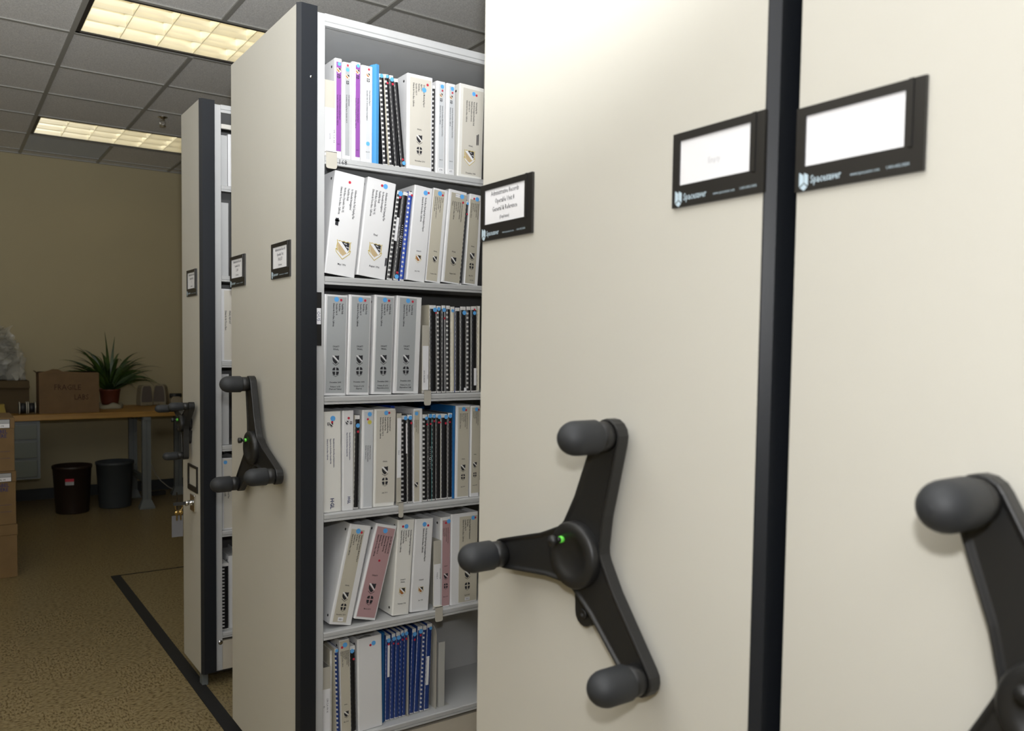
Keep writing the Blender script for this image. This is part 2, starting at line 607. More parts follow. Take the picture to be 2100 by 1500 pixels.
def hand_wheel(root, off, xp, yc, zc, R, rot):
    """three-spoke turning wheel; rot: angle of the first arm seen from the aisle, counted from the reading direction"""
    k_ = R / 0.2
    x_f, x_b = xp - 0.036, xp - 0.014
    ends = [math.radians(rot + 120 * k) for k in range(3)]

    def Q(a, r, o=0.0):
        u = math.cos(a) * r - math.sin(a) * o
        v = math.sin(a) * r + math.cos(a) * o
        return (yc - u, zc + v)
    outline = []
    for a in ends:
        outline.append(Q(a - PI / 3 - 0.16, 0.0575 * k_))
        outline.append(Q(a - PI / 3, 0.0555 * k_))
        outline.append(Q(a - PI / 3 + 0.16, 0.0575 * k_))
        outline.append(Q(a, 0.066 * k_, -0.0385 * k_))
        outline.append(Q(a, 0.085 * k_, -0.035 * k_))
        for q in range(9):
            t = -PI / 2 + PI * q / 8
            outline.append(Q(a, R + 0.026 * k_ * math.cos(t), 0.026 * k_ * math.sin(t)))
        outline.append(Q(a, 0.085 * k_, 0.035 * k_))
        outline.append(Q(a, 0.066 * k_, 0.0385 * k_))
    bm = bmesh.new()
    f = bm.faces.new([bm.verts.new((x_b, p[0], p[1])) for p in outline])
    bm.normal_update()
    ex = bmesh.ops.extrude_face_region(bm, geom=[f])
    top = [g for g in ex['geom'] if isinstance(g, bmesh.types.BMFace)]
    for g in ex['geom']:
        if isinstance(g, bmesh.types.BMVert):
            g.co.x = x_f
    bmesh.ops.inset_region(bm, faces=top, thickness=0.0045 * k_, depth=0.0)
    r2 = bmesh.ops.inset_region(bm, faces=top, thickness=0.0025 * k_, depth=0.0)
    for v in top[0].verts:
        v.co.x += 0.004
    bmesh.ops.recalc_face_normals(bm, faces=bm.faces)
    me = bpy.data.meshes.new('hand_wheel')
    bm.to_mesh(me)
    bm.free()
    me.materials.append(MATS['wheel_black'])
    wl = bpy.data.objects.new('hand_wheel', me)
    COL.objects.link(wl)
    wl.parent = root
    wl.location = off
    md = wl.modifiers.new('soft_edge', 'BEVEL')
    md.width = 0.003
    md.segments = 2
    md.limit_method = 'ANGLE'
    md.angle_limit = math.radians(50)
    for a in ends:
        y, z = Q(a, R)
        m = MB()
        m.lathe([(0.0, -0.012), (0.0225 * k_, -0.012), (0.0225 * k_, 0.010), (0.020 * k_, 0.012), (0.020 * k_, 0.016), (0.0, 0.016)], (x_f - 0.012, y, z), 'x', 24)
        m.build('knob_collar', 'wheel_black', wl)
        m = MB()
        rr = 0.0255 * k_
        prof = [(0.0, 0.002), (rr * 0.96, 0.002), (rr, 0.0), (rr, -0.036)]
        prof += [(rr * math.cos(t), -0.036 - rr * 1.1 * math.sin(t)) for t in [PI / 2 * q / 7 for q in range(1, 8)]]
        prof[-1] = (0.0, prof[-1][1])
        m.lathe(prof, (x_f - 0.024, y, z), 'x', 28)
        m.build('knob', 'knob_black', wl)
    m = MB()
    rh = 0.052 * k_
    m.lathe([(0.0, 0.02), (rh, 0.02), (rh, -0.008), (rh * 0.94, -0.013), (rh * 0.62, -0.014), (rh * 0.58, -0.011), (0.0, -0.011)], (x_f, yc, zc), 'x', 40)
    m.lathe([(0.028, 0.0), (0.028, xp - x_b)], (x_b, yc, zc), 'x', 20)
    m.build('hub', 'wheel_black', wl)
    # locking pin with its green ring
    py, pz = yc + 0.018 * k_, zc + 0.022 * k_
    m = MB()
    m.lathe([(0.0, 0), (0.0042, 0), (0.0042, -0.016), (0.0, -0.016)], (x_f - 0.011, py, pz), 'x', 12)
    m.lathe([(0.0, 0.0), (0.0075, 0.0), (0.0085, -0.004), (0.0085, -0.010), (0.0, -0.012)], (x_f - 0.027, py, pz), 'x', 14)
    pin = m.build('lock_pin', 'wheel_black', wl)
    MB().lathe([(0.0046, 0), (0.0056, -0.001), (0.0056, -0.006), (0.0046, -0.007)], (x_f - 0.0115, py, pz), 'x', 14).build('green_ring', 'green_ring', wl)
    # lug of the drive housing behind the wheel
    m = MB()
    pts = []
    for q in range(9):
        t = PI + PI * q / 8
        pts.append((yc + 0.005 + 0.021 * math.cos(t), zc - 0.098 * k_ + 0.021 * math.sin(t)))
    pts += [(yc + 0.030, zc - 0.03), (yc - 0.024, zc - 0.03)]
    m.prism([p for p in pts], xp - 0.012, xp, 'x')
    m.lathe([(0.0, 0), (0.0085, 0), (0.0085, -0.004), (0.004, -0.004), (0.003, -0.001), (0, -0.001)], (xp - 0.012, yc + 0.005, zc - 0.098 * k_), 'x', 12)
    m.build('drive_lug', 'wheel_black', wl)
    return wl


def carriage(label, xp, yn, yf, tops, x_end, both=True, edge=True, wheel=None, cards=(), canopy=(2.283, 2.317), depth=0.285):
    ym = (yn + yf) / 2
    root = thing('mobile_shelving_unit', label, 'shelving unit', (xp, ym, 0))
    off = (-xp, -ym, 0)
    c = 0.0105
    MB().box((xp, yn, ZB), (xp + 0.022, yf, ZT)).build('end_panel', 'panel', root, off, bevel=0.0012)
    if edge:
        MB().prism([(xp, yn), (xp + c, yn - c), (xp + 0.058, yn - c), (xp + 0.058, yn - c + 0.003), (xp + 0.024, yn + 0.002), (xp, yn + 0.002)], ZB, ZT + 0.003, 'z').build('edge_trim', 'trim_black', root, off)
    px0, px1 = xp + 0.024, xp + 0.0855
    # uprights at both ends of the near row, and of the far row
    ys = [(yn + 0.0005, yn + 0.05, 'steel_grey')]
    if both:
        ys.append((yf - 0.05, yf, 'steel_grey'))
    for ya, yb, mt in ys:
        for xa, xb in ((px0, px1), (x_end, x_end + 0.04)):
            MB().box((xa, ya, ZB), (xb, yb, 2.317)).build('upright', mt, root, off, bevel=0.001)
    yback = yn + depth
    MB().box((px0, yback, 0.20), (x_end + 0.04, yback + 0.012, canopy[1])).build('back_panel', 'back_steel', root, off)
    MB().box((px0 + 0.003, yn + 0.05, 0.20), (px0 + 0.006, yback, canopy[1] - 0.03)).build('side_sheet', 'steel_grey', root, off)
    # canopy with a stepped front rail
    m = MB()
    a, b = canopy
    m.prism([(yn - 0.002, b), (yn - 0.004, b - 0.004), (yn - 0.004, a + 0.013), (yn + 0.0005, a + 0.0115), (yn + 0.0005, a + 0.0095), (yn - 0.003, a + 0.008), (yn - 0.003, a), (yn + 0.012, a), (yn + 0.012, a + 0.004), (yback, a + 0.004), (yback, b)], px1 - 0.002, x_end, 'x')
    m.build('canopy', 'steel_grey', root, off)
    for z in tops:
        m = MB()
        lip = 0.023
        m.prism([(yn + 0.0005, z), (yn - 0.002, z - 0.003), (yn - 0.002, z - lip * 0.62), (yn + 0.0015, z - lip * 0.66), (yn + 0.0015, z - lip * 0.70), (yn - 0.002, z - lip * 0.74), (yn - 0.002, z - lip), (yn + 0.010, z - lip), (yn + 0.010, z - 0.012), (yback, z - 0.012), (yback, z)], px1 + 0.0005, x_end - 0.0005, 'x')
        m.build('shelf', 'steel_grey', root, off)
    zb = tops[-1]
    MB().box((px0, yn + 0.003, ZB), (x_end + 0.04, yn + 0.02, zb - 0.036)).build('kick_plate', 'kick', root, off)
    MB().box((px0, yn + 0.03, 0.045), (x_end + 0.04, yf - 0.01, 0.10)).build('chassis', 'dark_steel', root, off)
    MB().box((xp + 0.012, yn + 0.03, 0.0), (xp + 0.037, yn + 0.07, 0.06)).build('wheel_housing', 'bench_metal', root, off, bevel=0.003)
    if both:
        MB().box((px0, yf - 0.012, 0.10), (x_end + 0.04, yf, 2.29)).build('far_sheet', 'steel_grey', root, off)
    for cd in cards:
        card_holder(root, off, xp, *cd)
    if wheel:
        hand_wheel(root, off, xp, *wheel)
    return root, off


T2 = (1.920, 1.578, 1.231, 0.887, 0.536, 0.200)
T1 = (2.006, 1.652, 1.311, 0.975, 0.629, 0.216)
ADM = [('Administrative Records', 0.0125), ('Operable Unit 8', 0.0125), ('General & Reference', 0.0125), ('(Duplicates)', 0.0085)]
A10 = [('Administrative Records', 0.0120), ('Operable Unit', 0.0125), ('10 & 5/7', 0.0140), ('(Duplicates)', 0.0080)]
A28 = [('Administrative Records', 0.0120), ('Operable Unit', 0.0125), ('2 & 8', 0.0140), ('(Duplicates)', 0.0080)]
A01 = [('Administrative Records', 0.0120), ('Operable Unit', 0.0125), ('1', 0.0140), ('(Duplicates)', 0.0080)]
EMPTY = [('Empty', 0.0110)]

# far carriage, single faced
u1, o1 = carriage('far beige shelving unit with a lock, keys and lower card frame', 0.8576, 3.195, 3.462, T1, 1.86, both=False, wheel=(3.335, 1.058, 0.130, 36), cards=((3.371, 1.572, 1.677, A01, False, 0.145),), depth=0.25, canopy=(2.288, 2.318))
m = MB()
m.box((0.945, 3.20, 2.229), (1.855, 3.212, 2.246))
m.build('hanging_rail', 'steel_white', u1, o1)
m = MB()
xa, xb = 0.8526, 0.8576
m.box((xa, 3.228, 0.784), (xb, 3.371, 0.806))
m.box((xa, 3.228, 0.880), (xb, 3.371, 0.890))
m.box((xa, 3.228, 0.806), (xb, 3.240, 0.880))
m.box((xa, 3.359, 0.806), (xb, 3.371, 0.880))
m.build('card_frame', 'frame_black', u1, o1)
m = MB()
m.box((0.8485, 3.255, 0.705), (0.8576, 3.320, 0.772))
m.lathe([(0.012, 0), (0.012, -0.026), (0.0, -0.026)], (0.8485, 3.288, 0.738), 'x', 16)
lk = m.build('panel_lock', 'chrome', u1, o1, bevel=0.002)
m = MB()
m.box((0.776, 3.284, 0.733), (0.828, 3.292, 0.745))
m.build('lock_cylinder', 'dark_steel', lk)
MB().lathe([(0.0, -0.0015), (0.0095, -0.0015), (0.0095, 0.0015), (0.0, 0.0015)], (0.935, 3.1965, 0.176), 'y', 14).build('screw', 'chrome', u1, o1)

# middle carriage, open towards the camera
u2, o2 = carriage('open beige shelving unit full of white binders, with black edge strip', 0.8466, 2.157, 2.752, T2, 1.86, wheel=(2.43, 1.060, 0.2, 102), cards=((2.8155 - 0.063, 1.5735, 1.6765, A28, False, 0.155), (2.347, 1.575, 1.679, A10, False, 0.152)))
MB().box((0.935, 2.4315, 0.2005), (1.855, 2.4405, 0.405)).build('back_stop', 'steel_grey', u2, o2)
m = MB()
m.box((0.9052, 2.1545, 1.378), (0.9225, 2.1578, 1.531))
sg = m.build('section_sign', 'frame_black', u2, o2)
MB().box((0.9066, 2.1538, 1.4395), (0.9205, 2.1545, 1.4855)).build('sign_card', 'card_white', sg)
m = MB()
put_text(m, 'OU5', 0.0140, (0.9085, 2.1536, 1.4625), (0, 0, -1), (1, 0, 0), 'c', 1.05)
m.build('sign_lettering', 'ink_navy', sg)
m = MB()
put_text(m, '168', 0.020, (0.9725, 2.1543, 1.9015), (1, 0, 0), (0, 0, 1), 'l', 0.95)
m.build('pen_lettering', 'ink', u2, o2)

# near carriage and its neighbour, closed up against each other
u3, o3 = carriage('beige shelving unit with general reference card and a whole three-spoke wheel in view', 0.873, 0.6465, 1.272, T2, 1.86, wheel=(0.948, 1.052, 0.204, 72), cards=((1.272, 1.5785, 1.6835, ADM, False, 0.158), (0.7945, 1.5755, 1.678, EMPTY, True, 0.150)))
u4, o4 = carriage('closed beige shelving unit whose blank card touches the black edge strip', 0.895, 0.0, 0.6165, T2, 1.86, wheel=(0.300, 1.043, 0.204, 113), cards=((0.6155, 1.5725, 1.6745, [('1', 0.006)], True, 0.155),))

for xx, yy, zz in ((0.886, 2.1465, 2.13),):
    MB().lathe([(0.0, -0.0012), (0.0032, -0.0008), (0.004, 0.0)], (xx, yy, zz), 'y', 12).build('screw', 'chrome', u2, o2)

# ring of keys and tag hanging from the lock
t = thing('key_ring', 'ring of brass keys with a grey tag hanging from the panel lock', 'keys', (0.797, 3.288, 0.739))
m = MB()
m.tube([(0.014 * math.cos(q), 0, -0.014 + 0.014 * math.sin(q)) for q in [2 * PI * k / 16 for k in range(17)]], 0.0013, 6)
m.build('split_ring', 'brass', t)
for s in (-1, 1):
    m = MB()
    m.lathe([(0.0, -0.001), (0.009, -0.001), (0.009, 0.001), (0.0, 0.001)], (s * 0.008, s * 0.002, -0.036), 'y', 12)
    m.box((s * 0.008 - 0.003, s * 0.002 - 0.001, -0.066), (s * 0.008 + 0.003, s * 0.002 + 0.001, -0.043))
    m.build('key', 'brass', t)
m = MB()
m.box((-0.008, 0.004, -0.040), (-0.004, 0.007, 0.046))
m.build('key_in_lock', 'chrome', t)
MB().box((-0.026, 0.006, -0.135), (0.018, 0.0085, -0.048)).build('paper_tag', 'grey_ink', t, bevel=0.001)

# ------------------------------------------------------------------ binders and reports
SHIELD = [(0.0, 0.0), (0.10, -0.06), (0.22, -0.02), (0.36, -0.07), (0.5, -0.02), (0.64, -0.07), (0.78, -0.02), (0.90, -0.06), (1.0, 0.0), (0.96, -0.18), (0.98, -0.45), (0.92, -0.70), (0.74, -0.95), (0.5, -1.12), (0.26, -0.95), (0.08, -0.70), (0.02, -0.45), (0.04, -0.18)]


def emblem(mb, kind, x, y, z, s, M):
    """M maps 'ink','white','gold','tan' to material indices; x,z is the emblem's top centre"""
    def T(pts, dy=0.0):
        return [(x + (p[0] - 0.5) * s, y - dy, z + p[1] * s) for p in pts]

    def put(pts, mi, dy=0.0):
        mb.add(T(pts, dy), [tuple(range(len(pts)))], mi)
    if kind == 'cross':
        for sx in (-1, 1):
            for top in (0, 1):
                pts = []
                c0 = (0.5 + sx * 0.075, -0.50 + (0.075 if top else -0.075))
                dz = 1 if top else -1
                pts.append(c0)
                hh = 0.36 if top else 0.44
                for q in range(6):
                    t = PI / 2 * q / 5
                    pts.append((c0[0] + sx * (0.36 * max(0.0, math.cos(t)) ** 0.72 if q < 5 else 0.0), c0[1] + dz * hh * math.sin(t) ** 0.72))
                put(pts, M['ink'])
        # thin scroll underneath
        put([(0.06, -0.98), (0.12, -0.96), (0.5, -1.17), (0.88, -0.96), (0.94, -0.98), (0.5, -1.23)], M['ink'])
        return
    if kind in ('gold', 'round'):
        put([(p[0] * 1.16 - 0.08, p[1] * 1.10 + 0.06) for p in SHIELD], M['gold'])
        put([(-0.12, -0.62), (-0.02, -0.56), (0.5, -1.04), (1.02, -0.56), (1.12, -0.62), (1.05, -0.86), (0.5, -1.34), (-0.05, -0.86)], M['gold'], 0.00008)
        put([(-0.06, -0.66), (0.5, -1.13), (1.06, -0.66), (1.0, -0.84), (0.5, -1.27), (0.0, -0.84)], M['white'], 0.00016)
        put(SHIELD, M['white'], 0.00016)
        d = 0.00024
        put([(0.30, -0.05), (0.5, -0.02), (0.64, -0.07), (0.78, -0.02), (0.90, -0.06), (0.97, -0.05), (0.94, -0.18), (0.95, -0.45), (0.90, -0.66)], M['ink'], d)
        put([(0.05, -0.12), (0.80, -0.84), (0.5, -1.06), (0.27, -0.92), (0.10, -0.68), (0.04, -0.42)], M['tan'], d)
        if kind == 'gold':
            for i in range(5):
                for j in range(3):
                    u = 0.50 + i * 0.10 - j * 0.02
                    v = -0.14 - i * 0.115 + j * 0.10
                    if u < 0.93 and v < -0.06 and (i + j) % 2 == 0:
                        put([(u, v), (u + 0.07, v - 0.06), (u + 0.07, v), (u + 0.01, v + 0.05)], M['white'], d + 0.0001)
        return
    # small black and white shield
    put([(0.30, -0.05), (0.5, -0.02), (0.64, -0.07), (0.78, -0.02), (0.97, -0.02), (0.93, -0.18), (0.95, -0.45), (0.88, -0.70)], M['ink'])
    put([(0.04, -0.20), (0.78, -0.90), (0.5, -1.12), (0.26, -0.95), (0.08, -0.70), (0.02, -0.45)], M['ink'])
    put([(0.02, -0.02), (0.24, -0.05), (0.92, -0.74), (0.86, -0.82), (0.02, -0.10)], M['white'], 0.00006)
    put([(0.02, -1.0), (0.08, -0.96), (0.5, -1.26), (0.92, -0.96), (0.98, -1.0), (0.5, -1.33)], M['ink'])


EDW = 'Edwards Air Force Base, California'
NB = 'North Base'
OU10 = 'Operable Unit 10'
FS4 = ['Feasibility Study', NB, OU10, EDW]
ADD5 = ['Addendum to the Field Sampling Plan', 'for Remedial Investigation/', 'Feasibility Study', 'North Base (Operable Unit 10),', EDW]
GWM = ['Groundwater Monitoring Report', 'April 2011', NB, OU10, EDW]
HYD = ['North Base Hydrogeologic Investigation Report', EDW]
RPT5 = ['Basewide Environmental Restoration', 'Remedial Investigation Summary', 'Report, North Base', 'Operable Unit 10', EDW]
RPT4 = ['Human Health Risk Assessment', NB, OU10, EDW]


def spine_print(root, w, h, y, vt=(), ht=(), emb=(), marks=(), ink='ink', parent=None):
    """lettering and emblems on a spine whose lower corner is the local origin"""
    yy = y - 0.0006
    for (lines, u, v, size, pitch, lens) in vt:
        m = MB()
        for k, tx in enumerate(lines):
            put_text(m, tx, size, (u * w - k * pitch, yy, h * (1 - v)), (0, 0, -1), (1, 0, 0), 'l', lens, bold=0.018)
        m.build('lettering', ink, parent or root)
    m, last = None, -9
    for (tx, u, v, size, sq) in sorted(ht, key=lambda q: q[2]):
        if m and v - last > 0.05:
            m.build('lettering', ink, parent or root)
            m = None
        m = m or MB()
        put_text(m, tx, size, (u * w, yy, h * (1 - v)), (1, 0, 0), (0, 0, 1), 'c', sq, bold=0.018)
        last = v
    if m:
        m.build('lettering', ink, parent or root)
    for (kind, u, v, s) in emb:
        m = MB()
        emblem(m, kind, u * w, yy, h * (1 - v), s, {'ink': 0, 'white': 1, 'gold': 2, 'tan': 3})
        m.build('emblem', ['ink', 'card_white', 'gold', 'rust_ink' if kind == 'round' else 'tan_ink'], parent or root)
    for (u, v, mw, mh) in marks:
        m = MB()
        m.add([(u * w, yy - 0.0003, h * (1 - v)), (u * w + mw, yy - 0.0003, h * (1 - v) + mw * 0.1), (u * w + mw, yy - 0.0003, h * (1 - v) - mh), (u * w, yy - 0.0003, h * (1 - v) - mh * 0.92)], [(0, 1, 2, 3)])
        m.build('marker_stain', 'ink', parent or root)


def stickers(root, w, h, y, st):
    for (mt, u, v, r) in st:
        m = MB()
        m.lathe([(r, 0.0), (r, -0.0004), (0.0, -0.0004)], (u * w, y - 0.0008, h * (1 - v)), 'y', 20, 0, False)
        m.build(mt + '_sticker', mt, root)


LAST = {}


def settle(x, z, wd, h, lean, gap):
    """lowest x, not less than the given one, at which a leaning item stays clear of the one before it on the shelf"""
    t = math.radians(lean)
    s, c = math.sin(t), math.cos(t)

    def corners(x):
        if lean > 0:
            rb = (x + wd, 0.0)
            lb = (rb[0] - wd * c, wd * s)
        else:
            lb = (x, 0.0)
            rb = (lb[0] + wd * c, -wd * s)
        return lb, (lb[0] + h * s, lb[1] + h * c), rb, (rb[0] + h * s, rb[1] + h * c)
    lb, lt, rb, rt = corners(x)
    if z in LAST:
        pb, ptop = LAST[z]

        def at(a, b, zz):
            return a[0] + (b[0] - a[0]) * (zz - a[1]) / (b[1] - a[1])
        need = 0.0
        for zz in (max(pb[1], lb[1]), min(ptop[1], lt[1])):
            need = max(need, at(pb, ptop, zz) + gap - at(lb, lt, zz))
        x += need
        lb, lt, rb, rt = corners(x)
    LAST[z] = (rb, rt)
    return x


def binder(label, x, z, wd, h, lean=0.0, y=2.172, depth=0.255, vinyl='white_vinyl', sheet=None, group=None, vt=(), ht=(), emb=(), st=(), tags=(), marks=(), ink='ink', rivets=True, cat='binder', name='ring_binder'):
    """x: lower corner of the spine on the shelf top z (the lower right corner when it leans to the right)"""
    piv = -wd if lean > 0 else 0.0
    x = settle(x, z, wd, h, lean, 0.0017)
    root = thing(name, label, cat, (x - (piv if lean > 0 else 0) if lean > 0 else x, y, z + 0.0006), (0, math.radians(lean), 0), group)
    # local frame: spine's lower corner towards the left is at (piv, 0, 0)
    hold = MB()
    th = 0.0028
    m = MB()
    rr = min(0.004, wd * 0.2)
    outer = [(0, depth), (0, rr), (rr * 0.3, rr * 0.3), (rr, 0), (wd - rr, 0), (wd - rr * 0.3, rr * 0.3), (wd, rr), (wd, depth)]
    inner = [(wd - th, depth), (wd - th, th + rr * 0.6), (wd - th - rr * 0.5, th), (th + rr * 0.5, th), (th, th + rr * 0.6), (th, depth)]
    m.prism([(p[0] + piv, p[1]) for p in outer + inner], 0.0, h, 'z')
    m.build('cover', vinyl, root, bevel=0.0006)
    if wd > 0.014:
        m = MB()
        m.box((piv + th + 0.0015, 0.028, 0.006), (piv + wd - th - 0.0015, depth - 0.012, h - 0.011))
        m.build('page_block', 'pages', root)
        if wd > 0.05:
            m = MB()
            m.tube([(piv + wd / 2 + (wd / 2 - 0.008) * math.cos(q), 0.03, h - 0.03 + 0.024 * math.sin(q)) for q in [PI * k / 8 for k in range(9)]], 0.0016, 6)
            m.build('binder_ring', 'chrome', root)
    if rivets and wd > 0.018:
        for zz in (h * 0.07, h * 0.93):
            m = MB()
            m.lathe([(0.0, -0.0012), (0.0032, -0.0012), (0.0042, 0.0)], (piv, 0.022, zz), 'x', 10)
            m.build('rivet', 'dark_steel', root)
    par = root
    if sheet:
        mt, u0, u1, v0, v1 = sheet
        m = MB()
        m.box((piv + u0 * wd, -0.0005, h * (1 - v1)), (piv + u1 * wd, 0.0003, h * (1 - v0)))
        par = m.build('title_sheet', mt, root)
    # the print is laid in the local frame shifted by piv
    def sh(items, k):
        return [tuple((q + piv / wd) if i == k else q for i, q in enumerate(t_)) for t_ in items]
    spine_print(root, wd, h, -0.0003, [(a, u + piv / wd, v, s, p, q) for (a, u, v, s, p, q) in vt], [(a, u + piv / wd, v, s, q) for (a, u, v, s, q) in ht], sh(emb, 1), sh(marks, 0), ink, par)
    stickers(root, wd, h, 0.0, [(a, u + piv / wd, v, r) for (a, u, v, r) in st])
    for (tx, u, v, tw, tht) in tags:
        m = MB()
        cx, cz = piv + u * wd, h * (1 - v)
        m.box((cx - tw / 2, -0.0012, cz - tht / 2), (cx + tw / 2, -0.0008, cz + tht / 2))
        nt = m.build('number_sticker', 'card_white', root)
        m = MB()
        put_text(m, tx, tht * 0.75, (cx, -0.0014, cz - tht * 0.27), (1, 0, 0), (0, 0, 1), 'c', 0.9)
        m.build('lettering', 'ink', nt)
    return root


def comb_report(label, x, z, wd, h, lean=0.0, y=2.176, depth=0.215, comb='plastic_black', cover='cover_black', st=(), strip=None, dots=False, group=None, pages='paper', back=None, n=19, bold=False, name='comb_bound_report'):
    piv = -wd if lean > 0 else 0.0
    x = settle(x, z, wd, h, lean, 0.0012)
    st = [(a, min(max(u * wd, min(r, wd / 2)), wd - min(r, wd / 2)) / wd, v, min(r, wd / 2)) for (a, u, v, r) in st]
    root = thing(name, label, 'report', (x + wd if lean > 0 else x, y, z + 0.0006), (0, math.radians(lean), 0), group)
    m = MB()
    e = 0.0009
    m.box((piv + e, 0.0018, 0.001), (piv + wd - e, depth, h - 0.001))
    m.build('page_block', pages, root)
    MB().box((piv, 0.0035, 0.0), (piv + e, depth + 0.001, h)).build('front_cover', cover, root)
    MB().box((piv + wd - e, 0.0035, 0.0), (piv + wd, depth + 0.001, h)).build('back_cover', back or cover, root)
    # plastic comb: a solid back strip whose fingers curl round to the page edges
    m = MB()
    cx = piv + wd / 2
    rx, ry = wd / 2 * 0.98, 0.0062
    ang = [-100, -58, -14 if bold else -30, 0, 30, 66, 100]
    pt = [(cx + rx * math.sin(math.radians(a)), 0.0045 - ry * math.cos(math.radians(a))) for a in ang]
    z0, z1 = 0.006, h - 0.006
    step = (z1 - z0) / n
    for k in range(n):
        a, b = z0 + k * step, z0 + k * step + step * 0.56
        c = z0 + (k + 1) * step
        m.add([(p[0], p[1], a) for p in pt] + [(p[0], p[1], b) for p in pt], [(i, i + 1, i + 8, i + 7) for i in range(6)], 0, True)
        if k < n - 1:
            q = pt[2:6] if bold else pt[1:6]
            w_ = len(q)
            m.add([(p[0], p[1], b) for p in q] + [(p[0], p[1], c) for p in q], [(i, i + 1, i + w_ + 1, i + w_) for i in range(w_ - 1)], 0, True)
    m.build('comb_spine_lattice', comb, root)
    stickers(root, wd, h, -0.0015, [(a, u + piv / wd, v, r) for (a, u, v, r) in st])
    if strip:
        u, v0, v1, sw = strip
        m = MB()
        m.box((piv + u * wd - sw / 2, -0.0026, h * (1 - v1)), (piv + u * wd + sw / 2, -0.0020, h * (1 - v0)))
        m.build('white_label', 'card_white', root)
    if dots:
        m = MB()
        for k in range(11):
            if k in (5, 6):
                continue
            m.add([(cx + 0.0012 * math.cos(t), -0.0022, h * (0.62 - 0.024 * k) + 0.0014 * math.sin(t)) for t in [2 * PI * q / 6 for q in range(6)]], [tuple(range(6))])
        r0 = 0.0042
        zc = h * (0.62 - 0.024 * 5.5)
        for q in range(14):
            t0, t1 = 2 * PI * q / 14 * 0.9, 2 * PI * (q + 1) / 14 * 0.9
            m.add([(cx + r * math.cos(t), -0.0022, zc + r * math.sin(t)) for r, t in ((r0, t0), (r0, t1), (r0 * 0.68, t1), (r0 * 0.68, t0))], [(0, 1, 2, 3)])
        m.build('comb_logo_pattern', 'card_white', root)
    return root


def shelf_divider(label, x, z, wd, h, lines=(), y=2.166, hook=True, card=(0.0, 0.5), side='r', mt='putty', depth=0.2, group=None):
    """slotted-in shelf divider: narrow front flange, deep plate, and a hook round the shelf lip"""
    x = settle(x, z, wd, h, 0.0, 0.0004)
    root = thing('shelf_divider', label, 'shelf divider', (x, y, z + 0.0006), (0, 0, 0), group)
    m = MB()
    m.box((0, 0, 0), (wd, 0.0014, h))
    m.build('front_flange', mt, root, bevel=0.0005)
    xa = wd - 0.0016 if side == 'r' else 0.0
    MB().box((xa, 0.0014, 0), (xa + 0.0016, depth, h)).build('divider_plate', mt, root)
    if hook:
        m = MB()
        r = 0.006
        yl = -0.0155
        pts = [(0, 0.012), (0, -0.036 + r), (r * 0.3, -0.036 + r * 0.3), (r, -0.036), (wd - r, -0.036), (wd - r * 0.3, -0.036 + r * 0.3), (wd, -0.036 + r), (wd, 0.012)]
        m.prism(pts, yl, yl + 0.0016, 'y')
        m.box((0, yl, 0.0105), (wd, 0.0, 0.012))
        m.build('lip_hook', mt, root)
    if lines:
        v0, v1 = card
        m = MB()
        m.box((0.0015, -0.0012, h * (1 - v1)), (wd - 0.0015, -0.0003, h * (1 - v0)))
        cd = m.build('card', 'card_white', root)
        m = MB()
        for (tx, u, v, size, sq) in lines:
            put_text(m, tx, size, (u * wd, -0.0016, h * (1 - v)), (0, 0, -1), (1, 0, 0), 'l', sq)
        m.build('lettering', 'ink_grey', cd)
    return root


B1, R1 = 0.0062, 0.0034


def dots2(u1, v1, u2, v2, b=B1, r=R1):
    return [('blue_dot', u1, v1, b), ('red_dot', u2, v2, r)]


# ---- first shelf
z = T2[0]
shelf_divider('cream shelf divider with a white card beside the purple binders, top shelf', 0.9335, z, 0.0335, 0.217, [('CERCLA AR', 0.80, 0.62, 0.0085, 0.95), ('AMM', 0.42, 0.69, 0.0085, 0.9)], card=(0.36, 0.985), y=2.1655)
SP = [(['North Base Groundwater Sampling Report', 'Operable Unit 10, ' + EDW], 0.62, 0.36, 0.0056, 0.0075, 0.72)]
binder('slim white binder with purple spine sheet, beside the cream divider', 0.9690, z, 0.0232, 0.286, sheet=('sheet_purple', 0.20, 0.86, 0.035, 0.925), vt=SP, emb=[('round', 0.52, 0.095, 0.012), ('cross', 0.52, 0.155, 0.011)], ht=[('2011', 0.52, 0.86, 0.005, 0.8)], st=[('blue_dot', 0.58, 0.055, 0.0052)])
binder('slim white binder with grey spine sheet between two purple spines', 0.9945, z, 0.0272, 0.280, sheet=('sheet_midgrey', 0.26, 0.80, 0.04, 0.955), vt=[(['Draft Supplemental', 'Groundwater Sampling Report, ' + OU10], 0.64, 0.33, 0.0056, 0.0075, 0.72)], emb=[('round', 0.52, 0.125, 0.011), ('cross', 0.52, 0.185, 0.010)], st=[('red_dot', 0.54, 0.03, 0.0034), ('blue_dot', 0.52, 0.075, 0.0055)])
binder('slim white binder with purple spine sheet, next to the plain blue folder group', 1.0232, z, 0.0285, 0.287, sheet=('sheet_purple', 0.40, 0.90, 0.03, 0.955), vt=SP[:1], emb=[('round', 0.62, 0.075, 0.011), ('cross', 0.62, 0.13, 0.010)], st=[('blue_dot', 0.66, 0.035, 0.0052)], ht=[('2011', 0.62, 0.89, 0.005, 0.8)])
